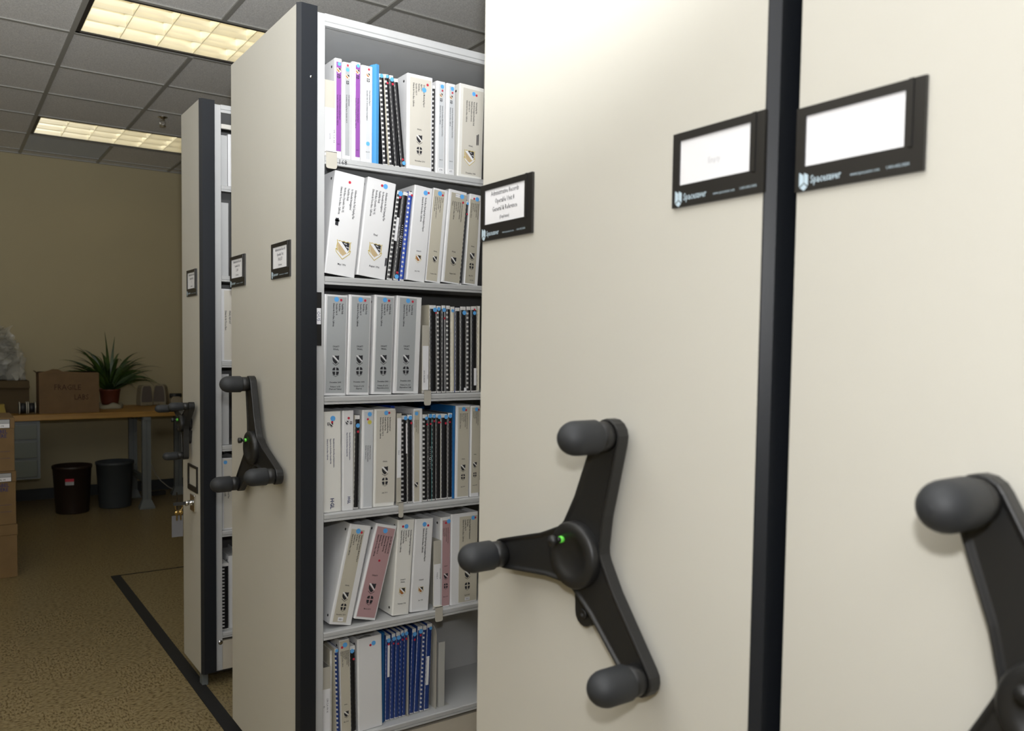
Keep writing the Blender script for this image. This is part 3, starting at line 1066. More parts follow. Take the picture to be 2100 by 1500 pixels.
binder('white binder with a pale grey spine sheet and a blue dot near its bottom', 1.0530, z, 0.0370, 0.283, sheet=('sheet_lightgrey', 0.42, 0.76, 0.20, 0.96), vt=[(['Data Summary Report', 'Operable Unit 10 Groundwater Investigation'], 0.68, 0.25, 0.0062, 0.0085, 0.78)], emb=[('round', 0.58, 0.075, 0.011), ('cross', 0.58, 0.125, 0.011)], st=[('red_dot', 0.64, 0.035, 0.0035), ('blue_dot', 0.58, 0.80, 0.0062)], ht=[('June 2011', 0.58, 0.89, 0.005, 0.7)])
settle(1.0915, z, 0.0205, 0.294, 0.0, 0.0005)
r_ = thing('presentation_folder', 'plain sky blue folder standing tall among the top shelf binders', 'folder', (1.0915, 2.170, z + 0.0006))
m = MB()
m.prism([(0, 0.02), (0.010, 0.0), (0.0205, 0.004), (0.0205, 0.23), (0.0185, 0.23), (0.0185, 0.008), (0.010, 0.004), (0.002, 0.022), (0.002, 0.22), (0, 0.22)], 0.0, 0.294, 'z')
m.build('folder_cover', 'cover_sky', r_)
MB().box((0.004, 0.025, 0.002), (0.0165, 0.225, 0.285)).build('page_block', 'paper', r_)
LG = 'black comb reports on the top shelf'
comb_report('leaning black comb-bound report resting against the sky blue folder', 1.1265, z, 0.0165, 0.272, -3.4, st=[('blue_dot', 0.4, 0.03, 0.006)], group=LG, back='cover_cream', bold=True)
comb_report('leaning comb-bound report with a cream cover, second from the sky blue folder', 1.1455, z, 0.0150, 0.274, -4.2, st=[('blue_dot', 0.55, 0.03, 0.005), ('red_dot', 0.5, 0.10, 0.0034)], group=LG, cover='cover_cream', back='cover_black', bold=True)
comb_report('leaning black comb-bound report, third from the sky blue folder', 1.1630, z, 0.0145, 0.274, -4.9, st=[('blue_dot', 0.5, 0.05, 0.0065), ('red_dot', 0.6, 0.10, 0.0036)], group=LG)
comb_report('most tilted black comb-bound report, touching the thick stone-coloured binder', 1.1800, z, 0.0145, 0.268, -6.0, st=[('red_dot', 0.4, 0.90, 0.0034), ('blue_dot', 0.6, 0.94, 0.0058)], group=LG)
binder('thick binder with stone-coloured groundwater title spine in the middle of the top shelf', 1.1985, z, 0.0905, 0.290, sheet=('sheet_stone', 0.10, 0.93, 0.035, 0.95), vt=[(GWM, 0.62, 0.09, 0.0082, 0.0092, 0.62)], ht=[('FINAL', 0.48, 0.575, 0.0062, 1.0), ('November 2011', 0.50, 0.905, 0.0064, 0.85)], emb=[('shield', 0.48, 0.625, 0.0215), ('cross', 0.48, 0.745, 0.0215)], st=[('red_dot', 0.78, 0.085, 0.004), ('blue_dot', 0.65, 0.145, 0.0075)])
comb_report('thin upright comb-bound report squeezed beside the stone-coloured title spine', 1.2905, z, 0.0105, 0.272, 0.0, bold=True)
VG = [(['Quarterly Groundwater Monitoring Report, North Base', EDW], 0.60, 0.26, 0.0055, 0.008, 0.75)]
for (xx, num, where) in ((1.3080, '478', 'beside the thin upright comb report'), (1.3485, '475', 'beside the thick gold emblem binder')):
    binder('slim white binder with %s number sticker, %s' % (num, where), xx, z, 0.0335, 0.286, sheet=('sheet_lightgrey', 0.28, 0.82, 0.03, 0.93), vt=VG, emb=[('round', 0.5, 0.13, 0.010), ('cross', 0.5, 0.18, 0.010)], st=dots2(0.60, 0.055, 0.62, 0.098, 0.0062, 0.0032), tags=[(num, 0.52, 0.955, 0.017, 0.011)], ht=[('May 2010', 0.55, 0.85, 0.0045, 0.6)])
binder('thick cream binder with a gold shield emblem at the far end of the top shelf', 1.3912, z, 0.0955, 0.293, lean=1.2, vinyl='cream_vinyl', sheet=('sheet_stone', 0.14, 0.95, 0.04, 0.97), vt=[(['Field Sampling Plan', 'Remedial Investigation/Feasibility Study', 'NASA Jet Propulsion Laboratory', 'Operable Unit 10', EDW], 0.66, 0.17, 0.0075, 0.0092, 0.64)], ht=[('FINAL', 0.50, 0.66, 0.0062, 1.0), ('December 1996', 0.52, 0.955, 0.0068, 0.85)], emb=[('gold', 0.46, 0.705, 0.036)], st=[('blue_dot', 0.56, 0.085, 0.0065), ('red_dot', 0.67, 0.095, 0.0038)], marks=[(0.72, 0.52, 0.0035, 0.034), (0.77, 0.51, 0.0035, 0.036)])

# ---- second shelf: everything leans to the right
z = T2[1]
binder('thick white binder dated May 1996 leaning by the upright, second shelf', 0.9375, z, 0.0975, 0.300, 6.4, vt=[(ADD5, 0.70, 0.145, 0.0095, 0.0115, 0.60)], ht=[('May 1996', 0.52, 0.90, 0.0078, 0.85)], emb=[('gold', 0.52, 0.665, 0.040)], st=[('red_dot', 0.50, 0.085, 0.0042)], marks=[(0.17, 0.455, 0.010, 0.022), (0.155, 0.47, 0.014, 0.005)])
binder('thick white binder dated August 1996 with gold shield emblem, second shelf', 1.0410, z, 0.0960, 0.294, 7.0, vt=[(ADD5, 0.66, 0.115, 0.0095, 0.0112, 0.60)], ht=[('Final', 0.47, 0.575, 0.0085, 0.9), ('August 1996', 0.55, 0.895, 0.0080, 0.85)], emb=[('gold', 0.52, 0.655, 0.038)], st=[('red_dot', 0.50, 0.055, 0.0040), ('blue_dot', 0.62, 0.055, 0.0075)], marks=[(0.90, 0.775, 0.003, 0.026), (0.935, 0.775, 0.003, 0.024)])
comb_report('leaning black comb-bound report with a torn white label on its spine, second shelf', 1.1435, z, 0.0195, 0.276, 7.2, st=[('blue_dot', 0.55, 0.035, 0.0075), ('red_dot', 0.55, 0.075, 0.0036)], strip=(0.62, 0.30, 0.56, 0.009), bold=True)
comb_report('leaning black comb-bound report with white dotted logo, beside the cobalt one', 1.1655, z, 0.0180, 0.275, 6.9, st=[('red_dot', 0.5, 0.91, 0.0036), ('blue_dot', 0.5, 0.955, 0.0068)], dots=True)
comb_report('leaning cobalt blue comb-bound report on the second shelf', 1.1870, z, 0.0145, 0.277, 6.2, comb='cover_cobalt', cover='cover_cobalt', st=[('red_dot', 0.7, 0.04, 0.0036)], bold=True)
binder('white leaning hydrogeologic report binder with a small round emblem, beside cobalt comb report', 1.2020, z, 0.0665, 0.294, 5.4, vt=[(HYD, 0.60, 0.11, 0.0085, 0.0105, 0.64)], ht=[('DRAFT', 0.52, 0.69, 0.0055, 1.0), ('July 1995', 0.52, 0.90, 0.0055, 0.85)], emb=[('round', 0.52, 0.725, 0.018)], st=dots2(0.60, 0.062, 0.76, 0.055, 0.0075, 0.0034))
binder('leaning white binder with half-width tan spine sheet, second shelf', 1.2708, z, 0.0545, 0.294, 5.2, sheet=('sheet_tan', 0.02, 0.74, 0.02, 0.985), vt=[(['North Base', 'Hydrogeologic Investigation Report', 'Groundwater Contamination', 'Installation Restoration Program, ' + OU10, EDW], 0.62, 0.09, 0.0052, 0.0066, 0.62)], ht=[('FINAL', 0.46, 0.675, 0.005, 1.0), ('October 2003', 0.45, 0.915, 0.005, 0.8)], emb=[('shield', 0.46, 0.72, 0.016)], st=dots2(0.42, 0.05, 0.62, 0.062, 0.0072, 0.0034))
binder('leaning white binder with a taupe spine sheet beside the thin black comb report', 1.3318, z, 0.0690, 0.296, 5.0, sheet=('sheet_taupe', 0.14, 0.97, 0.03, 0.985), vt=[(RPT5 + ['Volume I'], 0.74, 0.12, 0.0062, 0.0072, 0.66)], ht=[('FINAL', 0.52, 0.665, 0.0055, 1.0), ('August 2003', 0.55, 0.90, 0.0055, 0.85)], emb=[('shield', 0.55, 0.715, 0.021)], st=[('blue_dot', 0.72, 0.055, 0.0075), ('red_dot', 0.80, 0.115, 0.0036)], tags=[('OU-10', 0.48, 0.055, 0.016, 0.010)])
comb_report('thin leaning black comb-bound report between two taupe spines, second shelf', 1.4035, z, 0.0085, 0.272, 4.8, st=[('blue_dot', 0.5, 0.035, 0.006), ('red_dot', 0.6, 0.16, 0.0030)])
binder('leaning white binder with taupe spine at the far end of the second shelf', 1.4150, z, 0.0535, 0.292, 3.7, sheet=('sheet_taupe', 0.04, 0.74, 0.06, 0.985), vt=[(RPT5, 0.62, 0.10, 0.0056, 0.0066, 0.60)], ht=[('FINAL', 0.42, 0.58, 0.005, 1.0), ('May 2000', 0.42, 0.905, 0.005, 0.8), ('OU10', 0.48, 0.955, 0.006, 0.9)], emb=[('shield', 0.42, 0.645, 0.019), ('cross', 0.42, 0.755, 0.019)], st=[('red_dot', 0.30, 0.05, 0.0034), ('blue_dot', 0.52, 0.05, 0.0070)])

# ---- third shelf
z = T2[2]
for (xx, wd, hh, ln, vol, sub, where) in ((0.9338, 0.0745, 0.295, 1.1, 'Volume I of IV', '(Text and Tables)', 'nearest the upright'), (1.0095, 0.0745, 0.297, 1.4, 'Volume II of IV', '(Figures)', 'marked volume two'), (1.0925, 0.0690, 0.300, 1.7, 'Volume III of IV', '(Appendices A-C)', 'marked volume three'), (1.1665, 0.0900, 0.300, 1.9, 'Volume IV of IV', '(Appendices D-M)', 'beside the slim divider')):
    uu = 0.93 if wd < 0.08 else 0.78
    binder('white feasibility study binder with grey spine sheet, ' + where, xx, z, wd, hh, ln, sheet=('sheet_grey', 0.12, uu, 0.018, 0.975), vt=[(FS4, uu - 0.20, 0.085, 0.0080, 0.0092, 0.60)], ht=[('DRAFT', (0.12 + uu) / 2, 0.520, 0.0068, 1.0), ('FINAL', (0.12 + uu) / 2, 0.548, 0.0068, 1.0), ('December 2005', (0.12 + uu) / 2, 0.875, 0.0062, 0.9), (vol, (0.12 + uu) / 2, 0.918, 0.0062, 0.9), (sub, (0.12 + uu) / 2, 0.942, 0.0062, 0.9)], emb=[('shield', (0.12 + uu) / 2, 0.600, 0.0225), ('cross', (0.12 + uu) / 2, 0.715, 0.0235)], st=[('blue_dot', 0.50 if wd < 0.08 else 0.44, 0.045, 0.0072), ('red_dot', 0.70 if wd < 0.08 else 0.62, 0.050, 0.0038)], group='four volumes of the feasibility study')
shelf_divider('slim cream divider hooked on the third shelf after the four grey spines', 1.2615, z, 0.0245, 0.214, [('SITE 5', 0.72, 0.72, 0.0062, 0.9), ('AOC BORDER', 0.22, 0.66, 0.0068, 0.9)], card=(0.30, 0.985))
C3 = 'comb reports on the third shelf'
D = dict(group=C3)
comb_report('cream-edged black comb report beside the slim divider, third shelf', 1.3000, z, 0.0255, 0.279, -1.0, st=[('blue_dot', 0.75, 0.055, 0.0070), ('red_dot', 0.9, 0.09, 0.003)], cover='cover_cream', back='cover_black', **D)
comb_report('black comb report with slanting white teeth, second in its group, third shelf', 1.3268, z, 0.0165, 0.278, -1.0, st=[('blue_dot', 0.2, 0.04, 0.006)], **D, bold=True)
comb_report('black comb report with bright white line and low red dot, third shelf', 1.3445, z, 0.0155, 0.280, -0.9, st=[('blue_dot', 0.5, 0.055, 0.0066), ('red_dot', 0.6, 0.15, 0.0034)], strip=(0.62, 0.02, 0.98, 0.0016), **D)
comb_report('black comb report with wide white teeth, before the cream report, third shelf', 1.3610, z, 0.0155, 0.280, -0.8, **D, bold=True)
comb_report('cream-covered report between black comb reports, third shelf', 1.3778, z, 0.0150, 0.277, -0.6, st=[('blue_dot', 0.1, 0.05, 0.005)], cover='cover_cream', back='cover_cream', comb='cover_cream', **D)
comb_report('dark navy comb report with a glossy edge, third shelf', 1.3940, z, 0.0185, 0.275, -0.8, comb='plastic_black', cover='cover_navy', **D)
comb_report('wide black comb report with blue dot and a small white tag, third shelf', 1.4140, z, 0.0225, 0.279, -0.8, st=[('blue_dot', 0.62, 0.075, 0.0072)], strip=(0.75, 0.945, 0.985, 0.0085), **D)
comb_report('black comb report with square white teeth, beside the one with a long label', 1.4378, z, 0.0165, 0.280, -0.7, **D, bold=True)
comb_report('black comb report with a long white label low on its spine, third shelf', 1.4555, z, 0.0235, 0.281, -0.7, st=[('red_dot', 0.5, 0.04, 0.0036), ('blue_dot', 0.5, 0.08, 0.0062)], strip=(0.62, 0.72, 0.92, 0.010), **D)
comb_report('cream report at the far end of the third shelf', 1.4805, z, 0.0100, 0.283, -0.3, cover='cover_cream', back='cover_cream', comb='cover_cream', **D)

# ---- fourth shelf
z = T2[3]
LNG = ['Remedial Action Work Plan and Implementation', 'Report for the North Base Operable Unit', EDW]
binder('white binder with navy company lettering, by the upright on the fourth shelf', 0.9372, z, 0.0590, 0.298, -0.6, vinyl='cream_vinyl', vt=[(LNG, 0.55, 0.27, 0.0062, 0.010, 0.70), (['HGL'], 0.38, 0.86, 0.0165, 0.01, 1.0)], st=[('blue_dot', 0.54, 0.07, 0.0078), ('red_dot', 0.50, 0.105, 0.0034)], emb=[('cross', 0.30, 0.105, 0.009), ('shield', 0.47, 0.11, 0.011)], ink='ink_navy')
binder('slimmer white binder with navy company lettering, second on the fourth shelf', 0.9935, z, 0.0375, 0.299, -0.1, vt=[(LNG[:2], 0.58, 0.22, 0.0058, 0.009, 0.72), (['HGL'], 0.45, 0.86, 0.0125, 0.01, 0.9)], st=[('red_dot', 0.52, 0.075, 0.0038)], emb=[('shield', 0.38, 0.10, 0.010), ('cross', 0.72, 0.105, 0.009)], ink='ink_navy')
comb_report('cream and black comb report with a white comb top, fourth shelf', 1.0325, z, 0.0165, 0.284, 0.8, cover='cover_cream', back='cover_black', st=[('blue_dot', 0.5, 0.11, 0.0066), ('red_dot', 0.55, 0.175, 0.0036)])
binder('white binder with a yellow and a blue dot and faint title, fourth shelf', 1.0595, z, 0.0385, 0.299, 0.6, sheet=('sheet_lightgrey', 0.18, 0.94, 0.02, 0.985), vt=[(['Quality Assurance Project Plan', 'Groundwater Sampling and Analysis', 'North Base ' + OU10], 0.66, 0.36, 0.0052, 0.0072, 0.66)], st=[('blue_dot', 0.62, 0.045, 0.0068), ('red_dot', 0.46, 0.095, 0.0034), ('yellow_ink', 0.62, 0.125, 0.0066)], ink='ink_grey')
binder('thick cream health and safety plan binder with two black emblems, fourth shelf', 1.0995, z, 0.0735, 0.300, 0.5, vinyl='cream_vinyl', sheet=('sheet_stone', 0.10, 0.985, 0.015, 0.96), vt=[(['Site Environmental and', 'Environmental Monitoring', 'Health and Safety Plan', 'North Base, ' + OU10, EDW], 0.70, 0.085, 0.0070, 0.0082, 0.66)], ht=[('FINAL', 0.52, 0.545, 0.0058, 1.0), ('July 2011', 0.52, 0.865, 0.0058, 0.9)], emb=[('shield', 0.52, 0.590, 0.0225), ('cross', 0.52, 0.700, 0.0230)], st=dots2(0.54, 0.042, 0.68, 0.042, 0.0070, 0.0036))
shelf_divider('slim grey card divider hooked on the fourth shelf beside the cream binder', 1.1755, z, 0.0165, 0.285, [('CERCLA FS RI', 0.82, 0.34, 0.0055, 0.9), ('PHASE', 0.30, 0.40, 0.0055, 0.9)], card=(0.05, 0.70))
r_ = thing('cobalt_folder', 'cobalt blue folder standing back behind the fourth shelf divider', 'folder', (1.1768, 2.205, z + 0.0006))
MB().box((0.0, 0.0, 0.0), (0.0128, 0.225, 0.306)).build('folder_cover', 'cover_cobalt', r_, bevel=0.001)
MB().box((0.0015, 0.225, 0.002), (0.0113, 0.230, 0.285)).build('page_block', 'paper', r_)
C4 = 'comb reports on the fourth shelf'
D = dict(group=C4)
comb_report('black comb report with a tall white spine label, fourth shelf', 1.1950, z, 0.0235, 0.277, -0.8, st=[('blue_dot', 0.72, 0.03, 0.0062)], strip=(0.85, 0.09, 0.43, 0.0045), **D, bold=True)
comb_report('black comb report with a blue dot over a red dot, beside the white tan-titled binder', 1.2195, z, 0.0180, 0.279, -0.8, st=[('blue_dot', 0.5, 0.035, 0.0066), ('red_dot', 0.7, 0.095, 0.0036)], **D)
binder('white binder with half-hidden tan spine sheet between black comb reports, fourth shelf', 1.2385, z, 0.0315, 0.297, -0.4, sheet=('sheet_tan', 0.02, 0.62, 0.02, 0.985), vt=[(RPT5[:3], 0.40, 0.12, 0.0048, 0.006, 0.6)], emb=[('shield', 0.26, 0.78, 0.014)], st=[('blue_dot', 0.26, 0.05, 0.0062)])
comb_report('black comb report with wide white teeth, after the tan-titled binder, fourth shelf', 1.2735, z, 0.0190, 0.278, -0.6, cover='cover_cream', back='cover_black', st=[('blue_dot', 0.85, 0.045, 0.0055), ('red_dot', 0.85, 0.115, 0.0032)], **D, bold=True)
comb_report('black comb report with white dots down its spine, fourth shelf', 1.2935, z, 0.0145, 0.279, -0.6, dots=True, st=[('blue_dot', 0.5, 0.025, 0.0066), ('red_dot', 0.6, 0.115, 0.0034)], **D)
comb_report('black comb report with teal edge, fourth shelf', 1.3090, z, 0.0125, 0.279, -0.6, cover='cover_teal', back='cover_black', st=[('blue_dot', 0.3, 0.03, 0.006), ('red_dot', 0.5, 0.085, 0.0034)], **D)
comb_report('black comb report after the teal-edged one, fourth shelf', 1.3225, z, 0.0180, 0.278, -0.6, st=[('blue_dot', 0.7, 0.035, 0.0066), ('red_dot', 0.5, 0.10, 0.0034), ('red_dot', 0.8, 0.10, 0.0032)], **D)
comb_report('cream-edged black comb report, second before the ocean blue binder', 1.3420, z, 0.0245, 0.277, -0.6, cover='cover_cream', back='cover_black', st=[('blue_dot', 0.72, 0.035, 0.0070), ('red_dot', 0.65, 0.11, 0.0038)], **D)
comb_report('black comb report touching the ocean blue binder, fourth shelf', 1.3675, z, 0.0170, 0.279, -0.4, st=[('blue_dot', 0.4, 0.035, 0.0066), ('red_dot', 0.3, 0.105, 0.0030)], **D)
LAST[z] = ((1.3934, 0.0), (1.3934, 0.3))
r_ = thing('ocean_blue_binder', 'ocean blue slim binder next to the black comb reports, fourth shelf', 'binder', (1.3872, 2.172, z + 0.0006))
MB().box((0.0, 0.0, 0.0), (0.0062, 0.26, 0.302)).build('cover', 'cover_ocean', r_, bevel=0.0012)
binder('white binder with stone spine and two emblems, beside the ocean blue binder', 1.3925, z, 0.0555, 0.302, 0.3, sheet=('sheet_tan', 0.16, 0.92, 0.02, 0.985), vt=[(RPT5, 0.74, 0.085, 0.0056, 0.0066, 0.62)], ht=[('FINAL', 0.54, 0.585, 0.005, 1.0), ('July 2009', 0.54, 0.885, 0.005, 0.85)], emb=[('shield', 0.54, 0.64, 0.0185), ('cross', 0.54, 0.74, 0.0175)], st=dots2(0.52, 0.04, 0.68, 0.05, 0.0072, 0.0036))
binder('slim white binder with tan spine at the far end of the fourth shelf', 1.4500, z, 0.0370, 0.300, 0.1, sheet=('sheet_tan', 0.12, 0.98, 0.02, 0.96), vt=[(RPT5[:4], 0.72, 0.06, 0.0052, 0.006, 0.6)], ht=[('FINAL', 0.5, 0.54, 0.0045, 0.9), ('October 2009', 0.5, 0.88, 0.0045, 0.75)], emb=[('shield', 0.5, 0.62, 0.0155), ('cross', 0.5, 0.73, 0.0150)], st=dots2(0.60, 0.04, 0.82, 0.045, 0.0066, 0.0032))

# ---- fifth shelf
z = T2[4]
binder('leaning white binder with tan sheet and small number sticker, fifth shelf', 0.9560, z, 0.0730, 0.302, 12.6, sheet=('sheet_tan', 0.12, 0.72, 0.05, 0.975), vt=[(['Semiannual Groundwater Monitoring Report', 'August 2009 - April 2010', NB, OU10, EDW], 0.62, 0.10, 0.0070, 0.0078, 0.64)], ht=[('FINAL', 0.44, 0.615, 0.0055, 1.0), ('November 2010', 0.42, 0.905, 0.0055, 0.85)], emb=[('shield', 0.45, 0.675, 0.0215), ('cross', 0.46, 0.785, 0.0205)], st=dots2(0.44, 0.065, 0.60, 0.075, 0.0078, 0.0038), tags=[('480', 0.44, 0.945, 0.017, 0.012)])
binder('leaning white binder with a dusty pink spine sheet, fifth shelf', 1.0360, z, 0.0745, 0.293, 14.6, sheet=('sheet_pink', 0.08, 0.92, 0.03, 0.975), vt=[(['June 2011 (Monitor and AS)', 'System Operating Data and', 'Groundwater Monitoring', 'Summary Report', 'North Base, Operable Unit 10', EDW], 0.80, 0.115, 0.0076, 0.0092, 0.62)], ht=[('DRAFT', 0.48, 0.545, 0.0065, 1.0), ('March 2011', 0.48, 0.895, 0.0060, 0.85)], emb=[('shield', 0.48, 0.620, 0.0250), ('cross', 0.50, 0.745, 0.0250)], st=[('blue_dot', 0.48, 0.065, 0.0075), ('red_dot', 0.52, 0.38, 0.0036)])
binder('cream hydrogeologic binder with a round emblem dated February 1996, fifth shelf', 1.1610, z, 0.0600, 0.300, 3.7, vinyl='cream_vinyl', vt=[(['North Base Hydrogeologic Investigation', NB, OU10, 'Technical Work Plan', EDW], 0.76, 0.11, 0.0076, 0.0084, 0.64)], ht=[('DRAFT', 0.50, 0.635, 0.0058, 1.0), ('FINAL', 0.50, 0.660, 0.0058, 1.0), ('February 1996', 0.52, 0.885, 0.0058, 0.85)], emb=[('round', 0.50, 0.715, 0.0200)], st=[('red_dot', 0.30, 0.07, 0.0038), ('blue_dot', 0.50, 0.07, 0.0070)])
binder('white hydrogeologic binder with a small round emblem beside the fifth shelf divider', 1.2300, z, 0.0675, 0.296, 3.2, vt=[(HYD, 0.58, 0.105, 0.0085, 0.0100, 0.64)], ht=[('DRAFT', 0.50, 0.665, 0.0055, 1.0), ('Jan 1995', 0.52, 0.885, 0.0055, 0.85)], emb=[('round', 0.50, 0.735, 0.0165)], st=dots2(0.50, 0.06, 0.70, 0.075, 0.0072, 0.0038))
shelf_divider('slim cream divider with a white card hooked on the fifth shelf before the pink spine', 1.3030, z, 0.0280, 0.222, [('CERCLA FS RI RA', 0.82, 0.40, 0.0052, 0.9), ('PHASE A', 0.42, 0.46, 0.0062, 0.9)], card=(0.34, 0.985))
binder('slim upright white binder with a dusty pink spine sheet, fifth shelf', 1.3338, z, 0.0375, 0.294, 0.1, sheet=('sheet_pink', 0.18, 0.95, 0.035, 0.985), vt=[(RPT5[:4], 0.70, 0.12, 0.0054, 0.0064, 0.64)], ht=[('DRAFT', 0.55, 0.55, 0.0045, 0.9), ('March 2009', 0.55, 0.89, 0.0045, 0.8)], emb=[('shield', 0.56, 0.625, 0.0165), ('cross', 0.56, 0.735, 0.0165)], st=[('red_dot', 0.50, 0.065, 0.0036), ('blue_dot', 0.78, 0.05, 0.0070)])
binder('thick white risk assessment binder at the far end of the fifth shelf', 1.3725, z, 0.1060, 0.300, 0.2, sheet=('sheet_tan', 0.30, 0.97, 0.04, 0.985), vt=[(RPT4, 0.66, 0.075, 0.0080, 0.0086, 0.64)], ht=[('FINAL', 0.62, 0.570, 0.0060, 1.0), ('April 2007', 0.62, 0.92, 0.0060, 0.85)], emb=[('shield', 0.62, 0.640, 0.0230), ('cross', 0.62, 0.770, 0.0230)], st=dots2(0.80, 0.065, 0.88, 0.065, 0.0070, 0.0036), tags=[('502', 0.62, 0.955, 0.019, 0.011)])

# ---- sixth shelf
z = T2[5]
shelf_divider('cream divider with a curling white card by the upright, lowest shelf', 0.9350, z, 0.0290, 0.222, [('CERCLA AR RI', 0.55, 0.42, 0.0078, 0.9), ('FS', 0.18, 0.52, 0.0075, 0.9)], card=(0.30, 0.88), y=2.176, hook=False)
r_ = thing('manila_folder', 'tall cream file folder standing beside the lowest shelf divider', 'folder', (0.9668, 2.190, z + 0.0006))
LAST[z] = ((0.976, 0.0), (0.976, 0.27))
MB().box((0.0, 0.0, 0.0), (0.0012, 0.23, 0.268)).build('folder_cover', 'cover_cream', r_)
MB().box((0.0012, 0.004, 0.001), (0.0090, 0.222, 0.262)).build('page_block', 'paper', r_)
comb_report('navy comb-bound report with bold white teeth by the cream folder, lowest shelf', 0.9800, z, 0.0110, 0.272, -1.8, comb='plastic_navy', cover='cover_cream', back='cover_navy', st=[('blue_dot', 0.2, 0.02, 0.005)], bold=True)
binder('slim binder with tan spine sheet between comb reports, lowest shelf', 0.9925, z, 0.0320, 0.296, -1.4, sheet=('sheet_tan', 0.03, 0.97, 0.01, 0.99), vt=[(RPT5 + ['Volume II'], 0.80, 0.115, 0.0055, 0.0048, 0.62)], ht=[('FINAL', 0.5, 0.68, 0.0045, 0.9), ('May 2006', 0.5, 0.86, 0.0045, 0.9)], emb=[('shield', 0.54, 0.745, 0.0165)], st=[('red_dot', 0.22, 0.075, 0.0038), ('blue_dot', 0.52, 0.055, 0.0075)])
comb_report('black comb-bound report with two rows of white teeth, lowest shelf', 1.0280, z, 0.0190, 0.270, -1.2, st=[('blue_dot', 0.35, 0.055, 0.0066), ('red_dot', 0.6, 0.15, 0.0034)])
binder('thick plain white binder with a wrinkled blank spine, lowest shelf', 1.0550, z, 0.0830, 0.288, -1.1, st=[('red_dot', 0.52, 0.09, 0.0038), ('blue_dot', 0.65, 0.075, 0.0070)])
LAST[z] = ((1.1535, 0.0), (1.1535, 0.28))
r_ = thing('ocean_blue_folder', 'ocean blue folder standing beside the thick plain white binder, lowest shelf', 'folder', (1.1405, 2.186, z + 0.0006))
m = MB()
m.prism([(0, 0.014), (0.006, 0.0), (0.0125, 0.006), (0.0125, 0.22), (0.0113, 0.22), (0.0113, 0.008), (0.006, 0.003), (0.0012, 0.016), (0.0012, 0.22), (0, 0.22)], 0.0, 0.286, 'z')
m.build('folder_cover', 'cover_ocean', r_)
MB().box((0.002, 0.018, 0.002), (0.0105, 0.215, 0.270)).build('page_block', 'paper', r_)
NV = dict(comb='plastic_navy', cover='cover_navy', y=2.188, group='navy comb reports on the lowest shelf')
comb_report('navy comb report beside the ocean blue folder, with a tall white label', 1.1550, z, 0.0165, 0.274, 0.2, st=[('blue_dot', 0.5, 0.055, 0.0066), ('red_dot', 0.5, 0.10, 0.0034)], strip=(0.5, 0.11, 0.48, 0.0075), **NV)
comb_report('navy comb report after the one with a tall white label', 1.1725, z, 0.0135, 0.276, 0.8, st=[('blue_dot', 0.4, 0.055, 0.0066), ('red_dot', 0.4, 0.11, 0.0030)], **NV)
comb_report('navy comb report with low red dot, third after the ocean blue folder', 1.1870, z, 0.0150, 0.278, 1.0, st=[('blue_dot', 0.5, 0.06, 0.0070), ('red_dot', 0.4, 0.13, 0.0034)], **NV)
comb_report('navy comb report, fourth after the ocean blue folder', 1.2030, z, 0.0115, 0.280, 1.0, st=[('blue_dot', 0.5, 0.04, 0.0066), ('red_dot', 0.5, 0.10, 0.0032)], **NV)
comb_report('navy comb report touching the tan book end plate', 1.2155, z, 0.0125, 0.282, 1.1, st=[('blue_dot', 0.5, 0.045, 0.0070), ('red_dot', 0.5, 0.105, 0.0036)], **NV)


def book_end(label, x, z, h, d, base, mt, rnd=0.02, y=2.182):
    r = thing('book_end', label, 'book end', (x, y, z + 0.0006))
    pts = [(0, 0), (d, 0), (d, h - rnd)] + [(d - rnd + rnd * math.cos(t), h - rnd + rnd * math.sin(t)) for t in [PI / 2 * q / 5 for q in range(1, 6)]]
    pts += [(rnd - rnd * math.sin(t), h - rnd + rnd * math.cos(t)) for t in [PI / 2 * q / 5 for q in range(0, 6)]]
    MB().prism(pts, 0.0, 0.0016, 'x').build('upright_plate', mt, r)
    return r


def foot_plate(r, x0, x1, d, mt):
    MB().box((x0, 0.0, 0.0), (x1, d, 0.0012)).build('foot_plate', mt, r)


e1 = book_end('tan book end plate between the two sets of navy reports', 1.2330, z, 0.270, 0.17, 0, 'putty')
e2 = book_end('thin tan book end close behind the plate between navy report sets', 1.2395, z, 0.262, 0.15, 0, 'putty', y=2.200)
LAST[z] = ((1.2412, 0.0), (1.2412, 0.28))
NV['group'] = 'navy comb reports between the book ends'
comb_report('navy comb report leaning next to the tan book end plates', 1.2430, z, 0.0145, 0.278, 1.6, st=[('blue_dot', 0.6, 0.06, 0.0072), ('red_dot', 0.55, 0.125, 0.0038)], **NV)
comb_report('bright navy comb report, second after the tan book end plates', 1.2585, z, 0.0185, 0.282, 2.4, st=[('blue_dot', 0.55, 0.055, 0.0074), ('red_dot', 0.55, 0.10, 0.0034)], **NV)
comb_report('navy comb report with large white teeth, third after the tan book end plates', 1.2790, z, 0.0145, 0.280, 2.2, **NV, bold=True)
comb_report('navy comb report with a marked white label halfway up its spine', 1.2950, z, 0.0190, 0.284, 2.0, st=[('blue_dot', 0.6, 0.05, 0.0055)], strip=(0.3, 0.37, 0.70, 0.0095), **NV)
e3 = book_end('round cornered tan book end holding the second set of navy reports', 1.3360, z, 0.272, 0.19, 0, 'putty', 0.03)
e4 = thing('grey_book_end', 'grey metal book end with wide front flange, alone on the bare shelf', 'book end', (1.3480, 2.186, z + 0.0006))
MB().box((0, 0, 0), (0.0240, 0.0016, 0.215)).build('front_flange', 'putty_grey', e4, bevel=0.0005)
MB().box((0.0, 0.0016, 0), (0.0016, 0.17, 0.215)).build('upright_plate', 'putty_grey', e4)
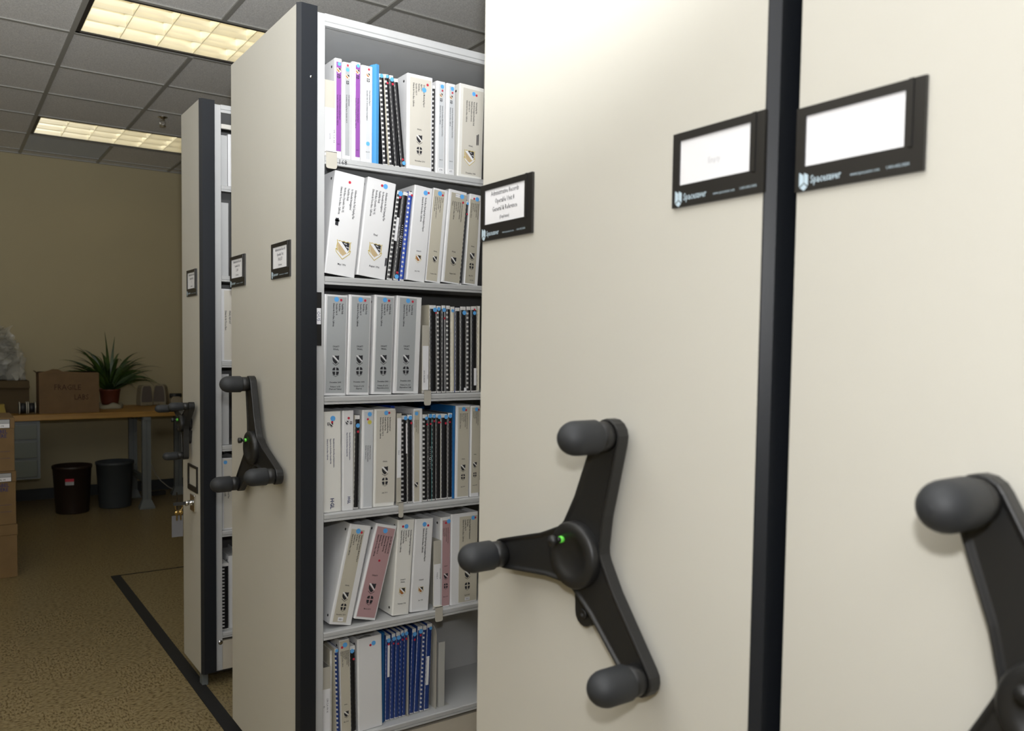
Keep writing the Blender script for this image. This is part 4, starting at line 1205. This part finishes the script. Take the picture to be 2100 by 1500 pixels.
MB().box((0.0016, 0.0016, 0), (0.0440, 0.15, 0.0014)).build('foot_plate', 'putty_grey', e4)

# ---- what shows of the far carriage's shelves
Y1 = 3.216
shelf_divider('pale grey divider sheet leaning on the top shelf of the far unit', 0.944, T1[0], 0.030, 0.20, y=Y1, hook=False, mt='steel_grey')
binder('plain white binder on the far unit, top shelf behind its divider', 0.980, T1[0], 0.05, 0.21, y=Y1 + 0.01, depth=0.2)
shelf_divider('tall pale grey divider sheet on the second shelf of the far unit', 0.944, T1[1], 0.034, 0.29, y=Y1, hook=False, mt='steel_grey')
binder('white binder with tan titled spine on the third shelf of the far unit', 0.9475, T1[2], 0.075, 0.29, y=Y1, depth=0.2, sheet=('sheet_stone', 0.16, 0.95, 0.02, 0.98), vt=[(['FINAL REPORT', 'Edwards Air Force Base'], 0.42, 0.30, 0.010, 0.016, 0.8)])
shelf_divider('pale grey file tray side on the fourth shelf of the far unit', 0.944, T1[3], 0.034, 0.285, y=Y1, hook=False, mt='steel_grey')
binder('white binder with a blue dot on the fifth shelf of the far unit', 0.9475, T1[4], 0.07, 0.292, y=Y1, depth=0.2, sheet=('sheet_stone', 0.12, 0.95, 0.02, 0.98), vt=[(['RI/FS Work Plan', 'Edwards AFB'], 0.36, 0.40, 0.009, 0.014, 0.8)], st=[('blue_dot', 0.22, 0.06, 0.0075)])
comb_report('black comb-bound report on the lowest shelf of the far unit', 0.946, T1[5], 0.030, 0.275, 0.0, y=Y1, bold=True)
binder('white binder beside the black comb report on the far unit, lowest shelf', 0.978, T1[5], 0.06, 0.30, y=Y1 + 0.01, depth=0.2)

# ------------------------------------------------------------------ back of the room
ZW = 0.822
YF = 6.98
wb = thing('workbench', 'long wooden topped workbench with grey steel legs along the back wall', 'workbench', (1.1, 7.4, 0))
wo = (-1.1, -7.4, 0)
MB().box((-0.75, YF, 0.776), (2.05, 7.80, ZW)).build('bench_top', 'butcher_block', wb, wo, bevel=0.004)


def bench_leg(x, y, back=False):
    m = MB()
    m.box((x - 0.034, y - 0.022, 0.06), (x - 0.004, y + 0.022, 0.776))
    m.box((x + 0.004, y - 0.022, 0.06), (x + 0.034, y + 0.022, 0.776))
    m.box((x - 0.006, y - 0.014, 0.06), (x + 0.006, y + 0.022, 0.776))
    m.add([(x - 0.06, y - 0.04, 0), (x + 0.06, y - 0.04, 0), (x + 0.06, y + 0.04, 0), (x - 0.06, y + 0.04, 0),
           (x - 0.06, y - 0.04, 0.012), (x + 0.06, y - 0.04, 0.012), (x + 0.06, y + 0.04, 0.012), (x - 0.06, y + 0.04, 0.012),
           (x - 0.035, y - 0.024, 0.075), (x + 0.035, y - 0.024, 0.075), (x + 0.035, y + 0.024, 0.075), (x - 0.035, y + 0.024, 0.075)],
          [(3, 2, 1, 0), (0, 1, 5, 4), (1, 2, 6, 5), (2, 3, 7, 6), (3, 0, 4, 7), (4, 5, 9, 8), (5, 6, 10, 9), (6, 7, 11, 10), (7, 4, 8, 11), (8, 9, 10, 11)])
    for zz in (0.30, 0.52, 0.60):
        for sx in (-0.02, 0.02):
            m.lathe([(0.004, -0.0225), (0.0, -0.0235)], (x + sx, y, zz), 'y', 8)
    m.build('leg', 'bench_metal', wb, wo)


for x in (1.445, -0.5):
    bench_leg(x, 7.04)
    bench_leg(x, 7.60)
    MB().box((x - 0.02, 7.062, 0.215), (x + 0.02, 7.578, 0.255)).build('side_rail', 'bench_metal', wb, wo)
    MB().box((x - 0.03, 7.00, 0.745), (x + 0.03, 7.66, 0.776)).build('top_rail', 'bench_metal', wb, wo)
bench_leg(1.83, 7.57)
# drawer unit hung under the bench
du = thing('drawer_unit', 'grey three-drawer steel cabinet hanging under the wooden bench top', 'drawer unit', (0.42, 7.25, 0.313))
do = (-0.42, -7.25, -0.313)
MB().box((0.19, 7.02, 0.318), (0.655, 7.55, 0.7755)).build('cabinet_body', 'bench_metal', du, do)
for k, (a, b) in enumerate(((0.338, 0.472), (0.487, 0.617), (0.632, 0.752))):
    dr = MB().box((0.205, 7.005, a), (0.632, 7.02, b)).build('drawer', 'drawer_metal', du, do, bevel=0.002)
    MB().box((0.205, 7.0035, b - 0.010), (0.632, 7.005, b - 0.002)).build('drawer_pull', 'bench_metal', dr)


def carton(name, label, x0, x1, y0, y1, z0, h, mt, flaps=True, cat='cardboard box', front=()):
    t = thing(name, label, cat, ((x0 + x1) / 2, (y0 + y1) / 2, z0 + 0.0008))
    a, b = (x1 - x0) / 2, (y1 - y0) / 2
    m = MB()
    e = 0.004
    m.box((-a, -b, 0), (a, b, e))
    m.box((-a, -b, e), (a, -b + e, h))
    m.box((-a, b - e, e), (a, b, h))
    m.box((-a, -b + e, e), (-a + e, b - e, h))
    m.box((a - e, -b + e, e), (a, b - e, h))
    m.build('carton_frame', mt, t)
    return t, a, b


# brown carton with pencilled words
t, a, b = carton('cardboard_box', 'brown carton with words written on its side, beside the potted plant on the bench', 0.655, 1.088, 7.055, 7.27, ZW, 0.315, 'kraft')
m = MB()
m.add([(-a, -b, 0.315), (a, -b, 0.315), (a, -b + 0.02, 0.322), (0.05, -b + 0.025, 0.323), (-0.03, -b + 0.03, 0.325), (-0.05, -b + 0.03, 0.333), (-0.075, -b + 0.03, 0.348), (-0.115, -b + 0.03, 0.351), (-0.15, -b + 0.03, 0.338), (-0.18, -b + 0.03, 0.330), (-a, -b + 0.03, 0.323)], [tuple(range(11))])
m.add([(-a, -b + 0.004, 0.315), (-a, b - 0.004, 0.315), (-a - 0.025, b - 0.02, 0.335), (-a - 0.025, -b + 0.02, 0.338)], [(0, 1, 2, 3)])
m.add([(-a, b, 0.315), (a, b, 0.315), (a, b - 0.12, 0.330), (-a, b - 0.12, 0.330)], [(0, 1, 2, 3)])
m.build('flap', 'kraft', t)
m = MB()
put_text(m, 'FRAGILE', 0.062, (-0.015, -b - 0.0006, 0.185), (0.998, 0, -0.02), (0, 0, 1), 'c', 0.85)
put_text(m, 'LABS', 0.062, (0.085, -b - 0.0006, 0.105), (0.998, 0, -0.02), (0, 0, 1), 'c', 0.8)
m.build('pen_lettering', 'kraft_ink', t)

# potted plant
random.seed(5)
t = thing('potted_plant', 'potted plant with long arching strap leaves in a red brown pot', 'plant', (1.236, 7.46, ZW + 0.034))
MB().lathe([(0.0, 0.0), (0.062, 0.0), (0.072, 0.03), (0.082, 0.115), (0.086, 0.118), (0.086, 0.132), (0.078, 0.132), (0.074, 0.11), (0.0, 0.11)], n=28).build('pot', 'terracotta', t)
MB().lathe([(0.0, 0.116), (0.074, 0.112)], n=20, caps=False).build('soil', 'soil', t)
m = MB()


def strap(az, L, rise, droop, wd, z0=0.11, r0=0.02):
    n = 12
    pl, pr, pc = [], [], []
    tws = random.uniform(-1.25, 1.25)
    dx, dy = math.cos(az), math.sin(az)
    sx, sy = -dy, dx
    for i in range(n + 1):
        s = i / n
        out = r0 + L * (s * math.cos(rise) + 0.28 * s * s)
        up = z0 + L * (math.sin(rise) * s * 1.15 - droop * s * s * s)
        wv = wd * (0.55 + 0.45 * math.sin(PI * min(1, s * 1.3))) * (1 - s ** 3) + 0.0008
        c = Vector((dx * out, dy * out * 0.42, up))
        fw = Vector((dx * math.cos(rise), dy * math.cos(rise), math.sin(rise)))
        sd = Vector((sx, sy, 0))
        tw = (sd * math.cos(tws) + fw.cross(sd) * math.sin(tws)) * wv
        pl.append(c - tw + Vector((0, 0, wv * 0.35)))
        pr.append(c + tw + Vector((0, 0, wv * 0.35)))
        pc.append(c)
    vs = pl + pc + pr
    k = n + 1
    fs = []
    for i in range(n):
        fs.append((i, i + 1, k + i + 1, k + i))
        fs.append((k + i, k + i + 1, 2 * k + i + 1, 2 * k + i))
    m.add(vs, fs, 0, True)


for k in range(64):
    az = 2 * PI * k / 64 * 7 + random.uniform(-0.2, 0.2)
    u = random.random()
    if k % 2:
        strap(az, random.uniform(0.36, 0.50), math.radians(random.uniform(48, 84)), random.uniform(0.28, 0.60), random.uniform(0.016, 0.024), r0=random.uniform(0.004, 0.03))
    else:
        strap(az, random.uniform(0.26, 0.40), math.radians(random.uniform(26, 60)), random.uniform(0.20, 0.50), random.uniform(0.016, 0.023), r0=random.uniform(0.004, 0.03))
for az, L, rise, dr, wd in ((PI * 0.99, 0.50, 0.95, 0.62, 0.022), (PI * 1.04, 0.46, 0.80, 0.58, 0.021), (PI * 1.02, 0.40, 0.60, 0.42, 0.021), (PI * 0.9, 0.36, 0.62, 0.20, 0.016), (PI * 0.8, 0.44, 1.2, 0.2, 0.015), (0.10, 0.44, 1.0, 0.85, 0.022), (0.0, 0.40, 0.8, 0.85, 0.021), (-0.2, 0.42, 0.7, 0.72, 0.021), (1.7, 0.47, 1.5, 0.05, 0.016), (1.3, 0.45, 1.40, 0.08, 0.016), (0.3, 0.40, 1.2, 0.3, 0.016), (0.2, 0.24, 0.7, 0.9, 0.012)):
    strap(az, L, rise, dr, wd)
m.build('foliage', 'strap_leaf', t, fix=False)
# crumpled cloth below the pot
t = MB()
random.seed(11)
n = 28
vs, fs = [], []
rings = [(0.0, 0.030), (0.05, 0.030), (0.075, 0.032), (0.09, 0.040), (0.102, 0.022), (0.108, 0.004), (0.104, 0.0)]
for r, zz in rings:
    for k in range(n):
        q = 2 * PI * k / n
        rr = r * (1 + (0.10 * math.sin(5 * q) + random.uniform(-0.04, 0.04)) * (r > 0.08))
        vs.append((rr * math.cos(q), rr * math.sin(q), zz * (1 + 0.35 * math.sin(4 * q + 1) * (0.08 < r < 0.107))))
for i in range(len(rings) - 1):
    for k in range(n):
        fs.append((i * n + k, i * n + (k + 1) % n, (i + 1) * n + (k + 1) % n, (i + 1) * n + k))
t.add(vs, fs, 0, True)
fs2 = [tuple((len(rings) - 1) * n + k for k in range(n))]
for f in fs2:
    t.f.append(list(f)); t.m.append(0); t.sm.append(False)
o = t.build('crumpled_cloth', 'cloth_white', None, (1.236, 7.46, ZW + 0.0008))
tag(o, 'crumpled off-white cloth under the plant pot', 'cloth')


def speaker(label, x, y, rz):
    t = thing('computer_speaker', label, 'speaker', (x, y, ZW + 0.0008), (0, 0, rz), 'pair of computer speakers on the bench')
    m = MB()
    prof = [(-0.058, 0.0), (0.058, 0.0), (0.060, 0.03), (0.056, 0.10), (0.046, 0.165), (0.034, 0.185), (-0.034, 0.185), (-0.046, 0.165), (-0.056, 0.10), (-0.060, 0.03)]
    m.prism(prof, -0.035, 0.055, 'y')
    m.build('speaker_body', 'speaker_beige', t, bevel=0.008, seg=3)
    m = MB()
    m.prism([(p[0] * 0.82, 0.032 + p[1] * 0.78) for p in prof], -0.041, -0.034, 'y')
    m.build('speaker_grille', 'speaker_cloth', t, bevel=0.002)
    MB().lathe([(0.0, -0.046), (0.008, -0.046), (0.009, -0.034)], (0.0, 0, 0.016), 'y', 14).build('volume_knob', 'speaker_beige', t)
    return t


speaker('beige computer speaker facing the aisle, nearer the potted plant', 1.565, 7.66, 0.25)
speaker('beige computer speaker turned aside, beyond the first one on the bench', 1.705, 7.68, -0.55)
t = thing('desk_device', 'small pale device with black top at the bench end behind the far wheel', 'device', (1.80, 7.52, ZW + 0.0008))
MB().prism([(-0.05, 0), (0.05, 0), (0.05, 0.06), (0.03, 0.085), (-0.03, 0.085), (-0.05, 0.06)], -0.04, 0.04, 'y').build('device_body', 'speaker_beige', t, bevel=0.006)
MB().lathe([(0.02, -0.05), (0.02, 0.05)], (0, 0, 0.093), 'x', 14).build('roller', 'cover_black', t)

# box with bubble wrap, cable reels, yellow box at the left end of the bench
t, a, b = carton('shipping_box', 'brown carton under a heap of clear bubble wrap at the bench end', 0.20, 0.600, 7.20, 7.55, ZW, 0.255, 'kraft_dark')
m = MB()
m.add([(-a, -b, 0.255), (a, -b, 0.255), (a, -b - 0.06, 0.20), (-a, -b - 0.06, 0.21)], [(0, 1, 2, 3)])
m.build('flap', 'kraft_dark', t)
random.seed(3)
from mathutils import noise as NZ
m = MB()
for k in range(46):
    hgt = (k / 46) ** 0.9
    zc = 0.015 + 0.37 * hgt
    spread = 0.165 * (1 - hgt) ** 0.7 + 0.055
    q = random.uniform(0, 2 * PI)
    rr_ = spread * random.uniform(0.2, 1.0)
    cx, cy = rr_ * math.cos(q) * 1.05 - 0.05 * hgt, rr_ * math.sin(q) * 0.75
    S = random.uniform(0.09, 0.15) * (1.15 - 0.35 * hgt)
    rot = Matrix.Rotation(random.uniform(0, 2 * PI), 3, 'Z') @ Matrix.Rotation(random.uniform(0.3, 1.5), 3, 'X') @ Matrix.Rotation(random.uniform(0, 2 * PI), 3, 'Z')
    N = 13
    off = Vector((random.uniform(0, 50), random.uniform(0, 50), k))
    vs = []
    for i in range(N):
        for j in range(N):
            u, v = (i / (N - 1) - 0.5) * S * 1.5, (j / (N - 1) - 0.5) * S * 1.5
            d = 0.035 * NZ.noise(Vector((u * 14, v * 14, 0)) + off) + 0.016 * NZ.noise(Vector((u * 40, v * 40, 0)) + off) - 2.2 * (u * u + v * v)
            p = rot @ Vector((u, v, d))
            px_ = p.x + cx
            vs.append((px_ if px_ < 0.10 else 0.10 + 0.42 * (px_ - 0.10), p.y + cy, max(0.001, p.z + zc)))
    m.add(vs, [(i * N + j, i * N + j + 1, (i + 1) * N + j + 1, (i + 1) * N + j) for i in range(N - 1) for j in range(N - 1)], 0, True)
o = m.build('bubble_wrap', 'bubble_plastic', None, (0.42, 7.36, ZW + 0.2575), fix=False)
tag(o, 'heap of crinkled clear bubble wrap spilling over the carton at the bench end', 'bubble wrap')


def reel(label, x, y):
    t = thing('cable_reel', label, 'cable reel', (x, y, ZW + 0.0008 + 0.048), group='cable reels on the bench')
    for s in (-0.024, 0.024):
        MB().lathe([(0.0, s - 0.003), (0.048, s - 0.003), (0.048, s + 0.003), (0.0, s + 0.003)], (0, 0, 0), 'x', 24).build('flange', 'spool_green', t)
        MB().lathe([(0.0485, s - 0.0032), (0.0485, s + 0.0032)], (0, 0, 0), 'x', 24, caps=False).build('rim', 'cable_white', t)
    MB().lathe([(0.036, -0.021), (0.038, 0.0), (0.036, 0.021)], (0, 0, 0), 'x', 24).build('wound_cable', 'cover_black', t)


reel('dark green cable reel touching the brown carton', 0.605, 7.10)
reel('dark green cable reel beside the yellow box', 0.545, 7.10)
t = thing('yellow_box', 'low yellow cardboard box with sloping side at the very end of the bench', 'box', (0.33, 7.09, ZW + 0.0008))
MB().prism([(-0.10, 0), (0.10, 0), (0.085, 0.075), (-0.085, 0.075)], -0.07, 0.07, 'y').build('carton', 'yellow_card', t)
MB().box((-0.088, -0.064, 0.075), (0.088, 0.064, 0.082)).build('lid', 'yellow_card', t)

# waste bins


def wastebin(label, x, y, rt, rb, h, mt, sticker=False):
    t = thing('wastebin', label, 'waste bin', (x, y, 0.0005))
    MB().lathe([(0.0, 0.0), (rb, 0.0), (rb + 0.003, 0.01), (rt - 0.004, h - 0.025), (rt + 0.002, h - 0.022), (rt + 0.003, h), (rt - 0.004, h), (rb - 0.006, 0.012), (0.0, 0.012)], n=40).build('bin_body', mt, t)
    if sticker:
        m = MB()
        for mi, (za, zb_) in enumerate(((0.268, 0.292), (0.240, 0.268))):
            pts = []
            for q in range(5):
                an = math.radians(-118 + 26 * q / 4)
                pts.append(an)
            vs = []
            for zz in (za, zb_):
                rr = rb + (rt - rb) * zz / h + 0.0016
                vs += [(rr * math.cos(an), rr * math.sin(an), zz) for an in pts]
            m.add(vs, [(i, i + 1, i + 6, i + 5) for i in range(4)], mi)
        m.build('sticker', ['red_dot', 'sheet_midgrey'], t)
    return t


wastebin('dark brown plastic waste bin with a red and white sticker under the bench', 0.900, 7.195, 0.148, 0.122, 0.385, 'bin_brown', True)
wastebin('grey plastic waste bin under the bench beside the steel leg', 1.238, 7.27, 0.150, 0.124, 0.385, 'bin_grey')

# record storage boxes, one upon the other
words3 = (True, True, False)
for k, (z0, xr, lab) in enumerate(((0.0, 0.374, 'bottom plain brown record box of the stack on the floor'), (0.314, 0.371, 'middle brown record box of the stack, with a marked white label strip'), (0.628, 0.367, 'top brown record box of the stack, its label strip half grey'))):
    W, D_, H = 0.325, 0.40, 0.3125
    t = thing('record_box', lab, 'cardboard box', (xr - W / 2, 5.334 + D_ / 2, z0 + 0.0006), group='record boxes stacked on the floor')
    MB().box((-W / 2 + 0.003, -D_ / 2 + 0.003, 0), (W / 2 - 0.003, D_ / 2 - 0.003, H - 0.062)).build('carton', 'kraft_light', t, bevel=0.002)
    ld = MB().box((-W / 2, -D_ / 2, H - 0.063), (W / 2, D_ / 2, H)).build('lid', 'kraft_light', t, bevel=0.003)
    yy = -D_ / 2 - 0.0004
    if k:
        m = MB()
        m.box((W / 2 - 0.20, yy - 0.0008, H - 0.060), (W / 2 - 0.024, yy, H - 0.008))
        fr = m.build('label_strip', 'frame_black', ld)
        m = MB()
        m.box((W / 2 - 0.197, yy - 0.0012, H - 0.032), (W / 2 - 0.027, yy - 0.0008, H - 0.011), 0)
        m.box((W / 2 - 0.197, yy - 0.0012, H - 0.058), (W / 2 - 0.027, yy - 0.0008, H - 0.034), 1)
        m.build('label_card', ['sheet_midgrey', 'card_white'], fr)
        m = MB()
        put_text(m, 'FISCAL 04', 0.015, (W / 2 - 0.085, yy - 0.0015, H - 0.052), (1, 0, 0), (0, 0, 1), 'c', 0.9)
        m.build('label_lettering', 'ink', fr)
        m = MB()
        yb = -D_ / 2 + 0.0024
        put_text(m, 'LABEL', 0.030, (W / 2 - 0.038, yb, H - 0.090), (1, 0, 0), (0, 0, 1), 'r', 0.85, bold=0.012)
        put_text(m, 'HERE', 0.030, (W / 2 - 0.042, yb, H - 0.116), (1, 0, 0), (0, 0, 1), 'r', 0.85, bold=0.012)
        for zz in (0.075, 0.115):
            m.add([(-W / 2 + 0.02, yb, zz), (W / 2 - 0.025, yb, zz), (W / 2 - 0.025, yb, zz + 0.0014), (-W / 2 + 0.02, yb, zz + 0.0014)], [(0, 1, 2, 3)])
        m.build('printed_lettering', 'ink_navy', t)

# loose white cable down the wall and a dark power strip on the floor
m = MB()
pts = [(1.60, 7.86, 0.40), (1.63, 7.86, 0.32), (1.657, 7.85, 0.245), (1.69, 7.84, 0.16), (1.73, 7.82, 0.10), (1.79, 7.78, 0.04), (1.85, 7.74, 0.006), (1.92, 7.70, 0.006)]
m.tube(pts, 0.004, 8)
o = m.build('white_cable', 'cable_white')
tag(o, 'thin white cable hanging down the back wall beneath the bench', 'cable')
t = thing('power_strip', 'dark power strip lying on the floor under the bench end', 'power strip', (1.64, 7.62, 0.0005), (0, 0, 0.2))
MB().box((-0.09, -0.025, 0), (0.09, 0.025, 0.035)).build('strip_body', 'dark_steel', t, bevel=0.004)
for k in range(4):
    MB().box((-0.07 + k * 0.038, -0.012, 0.035), (-0.045 + k * 0.038, 0.012, 0.037)).build('socket', 'bin_grey', t)
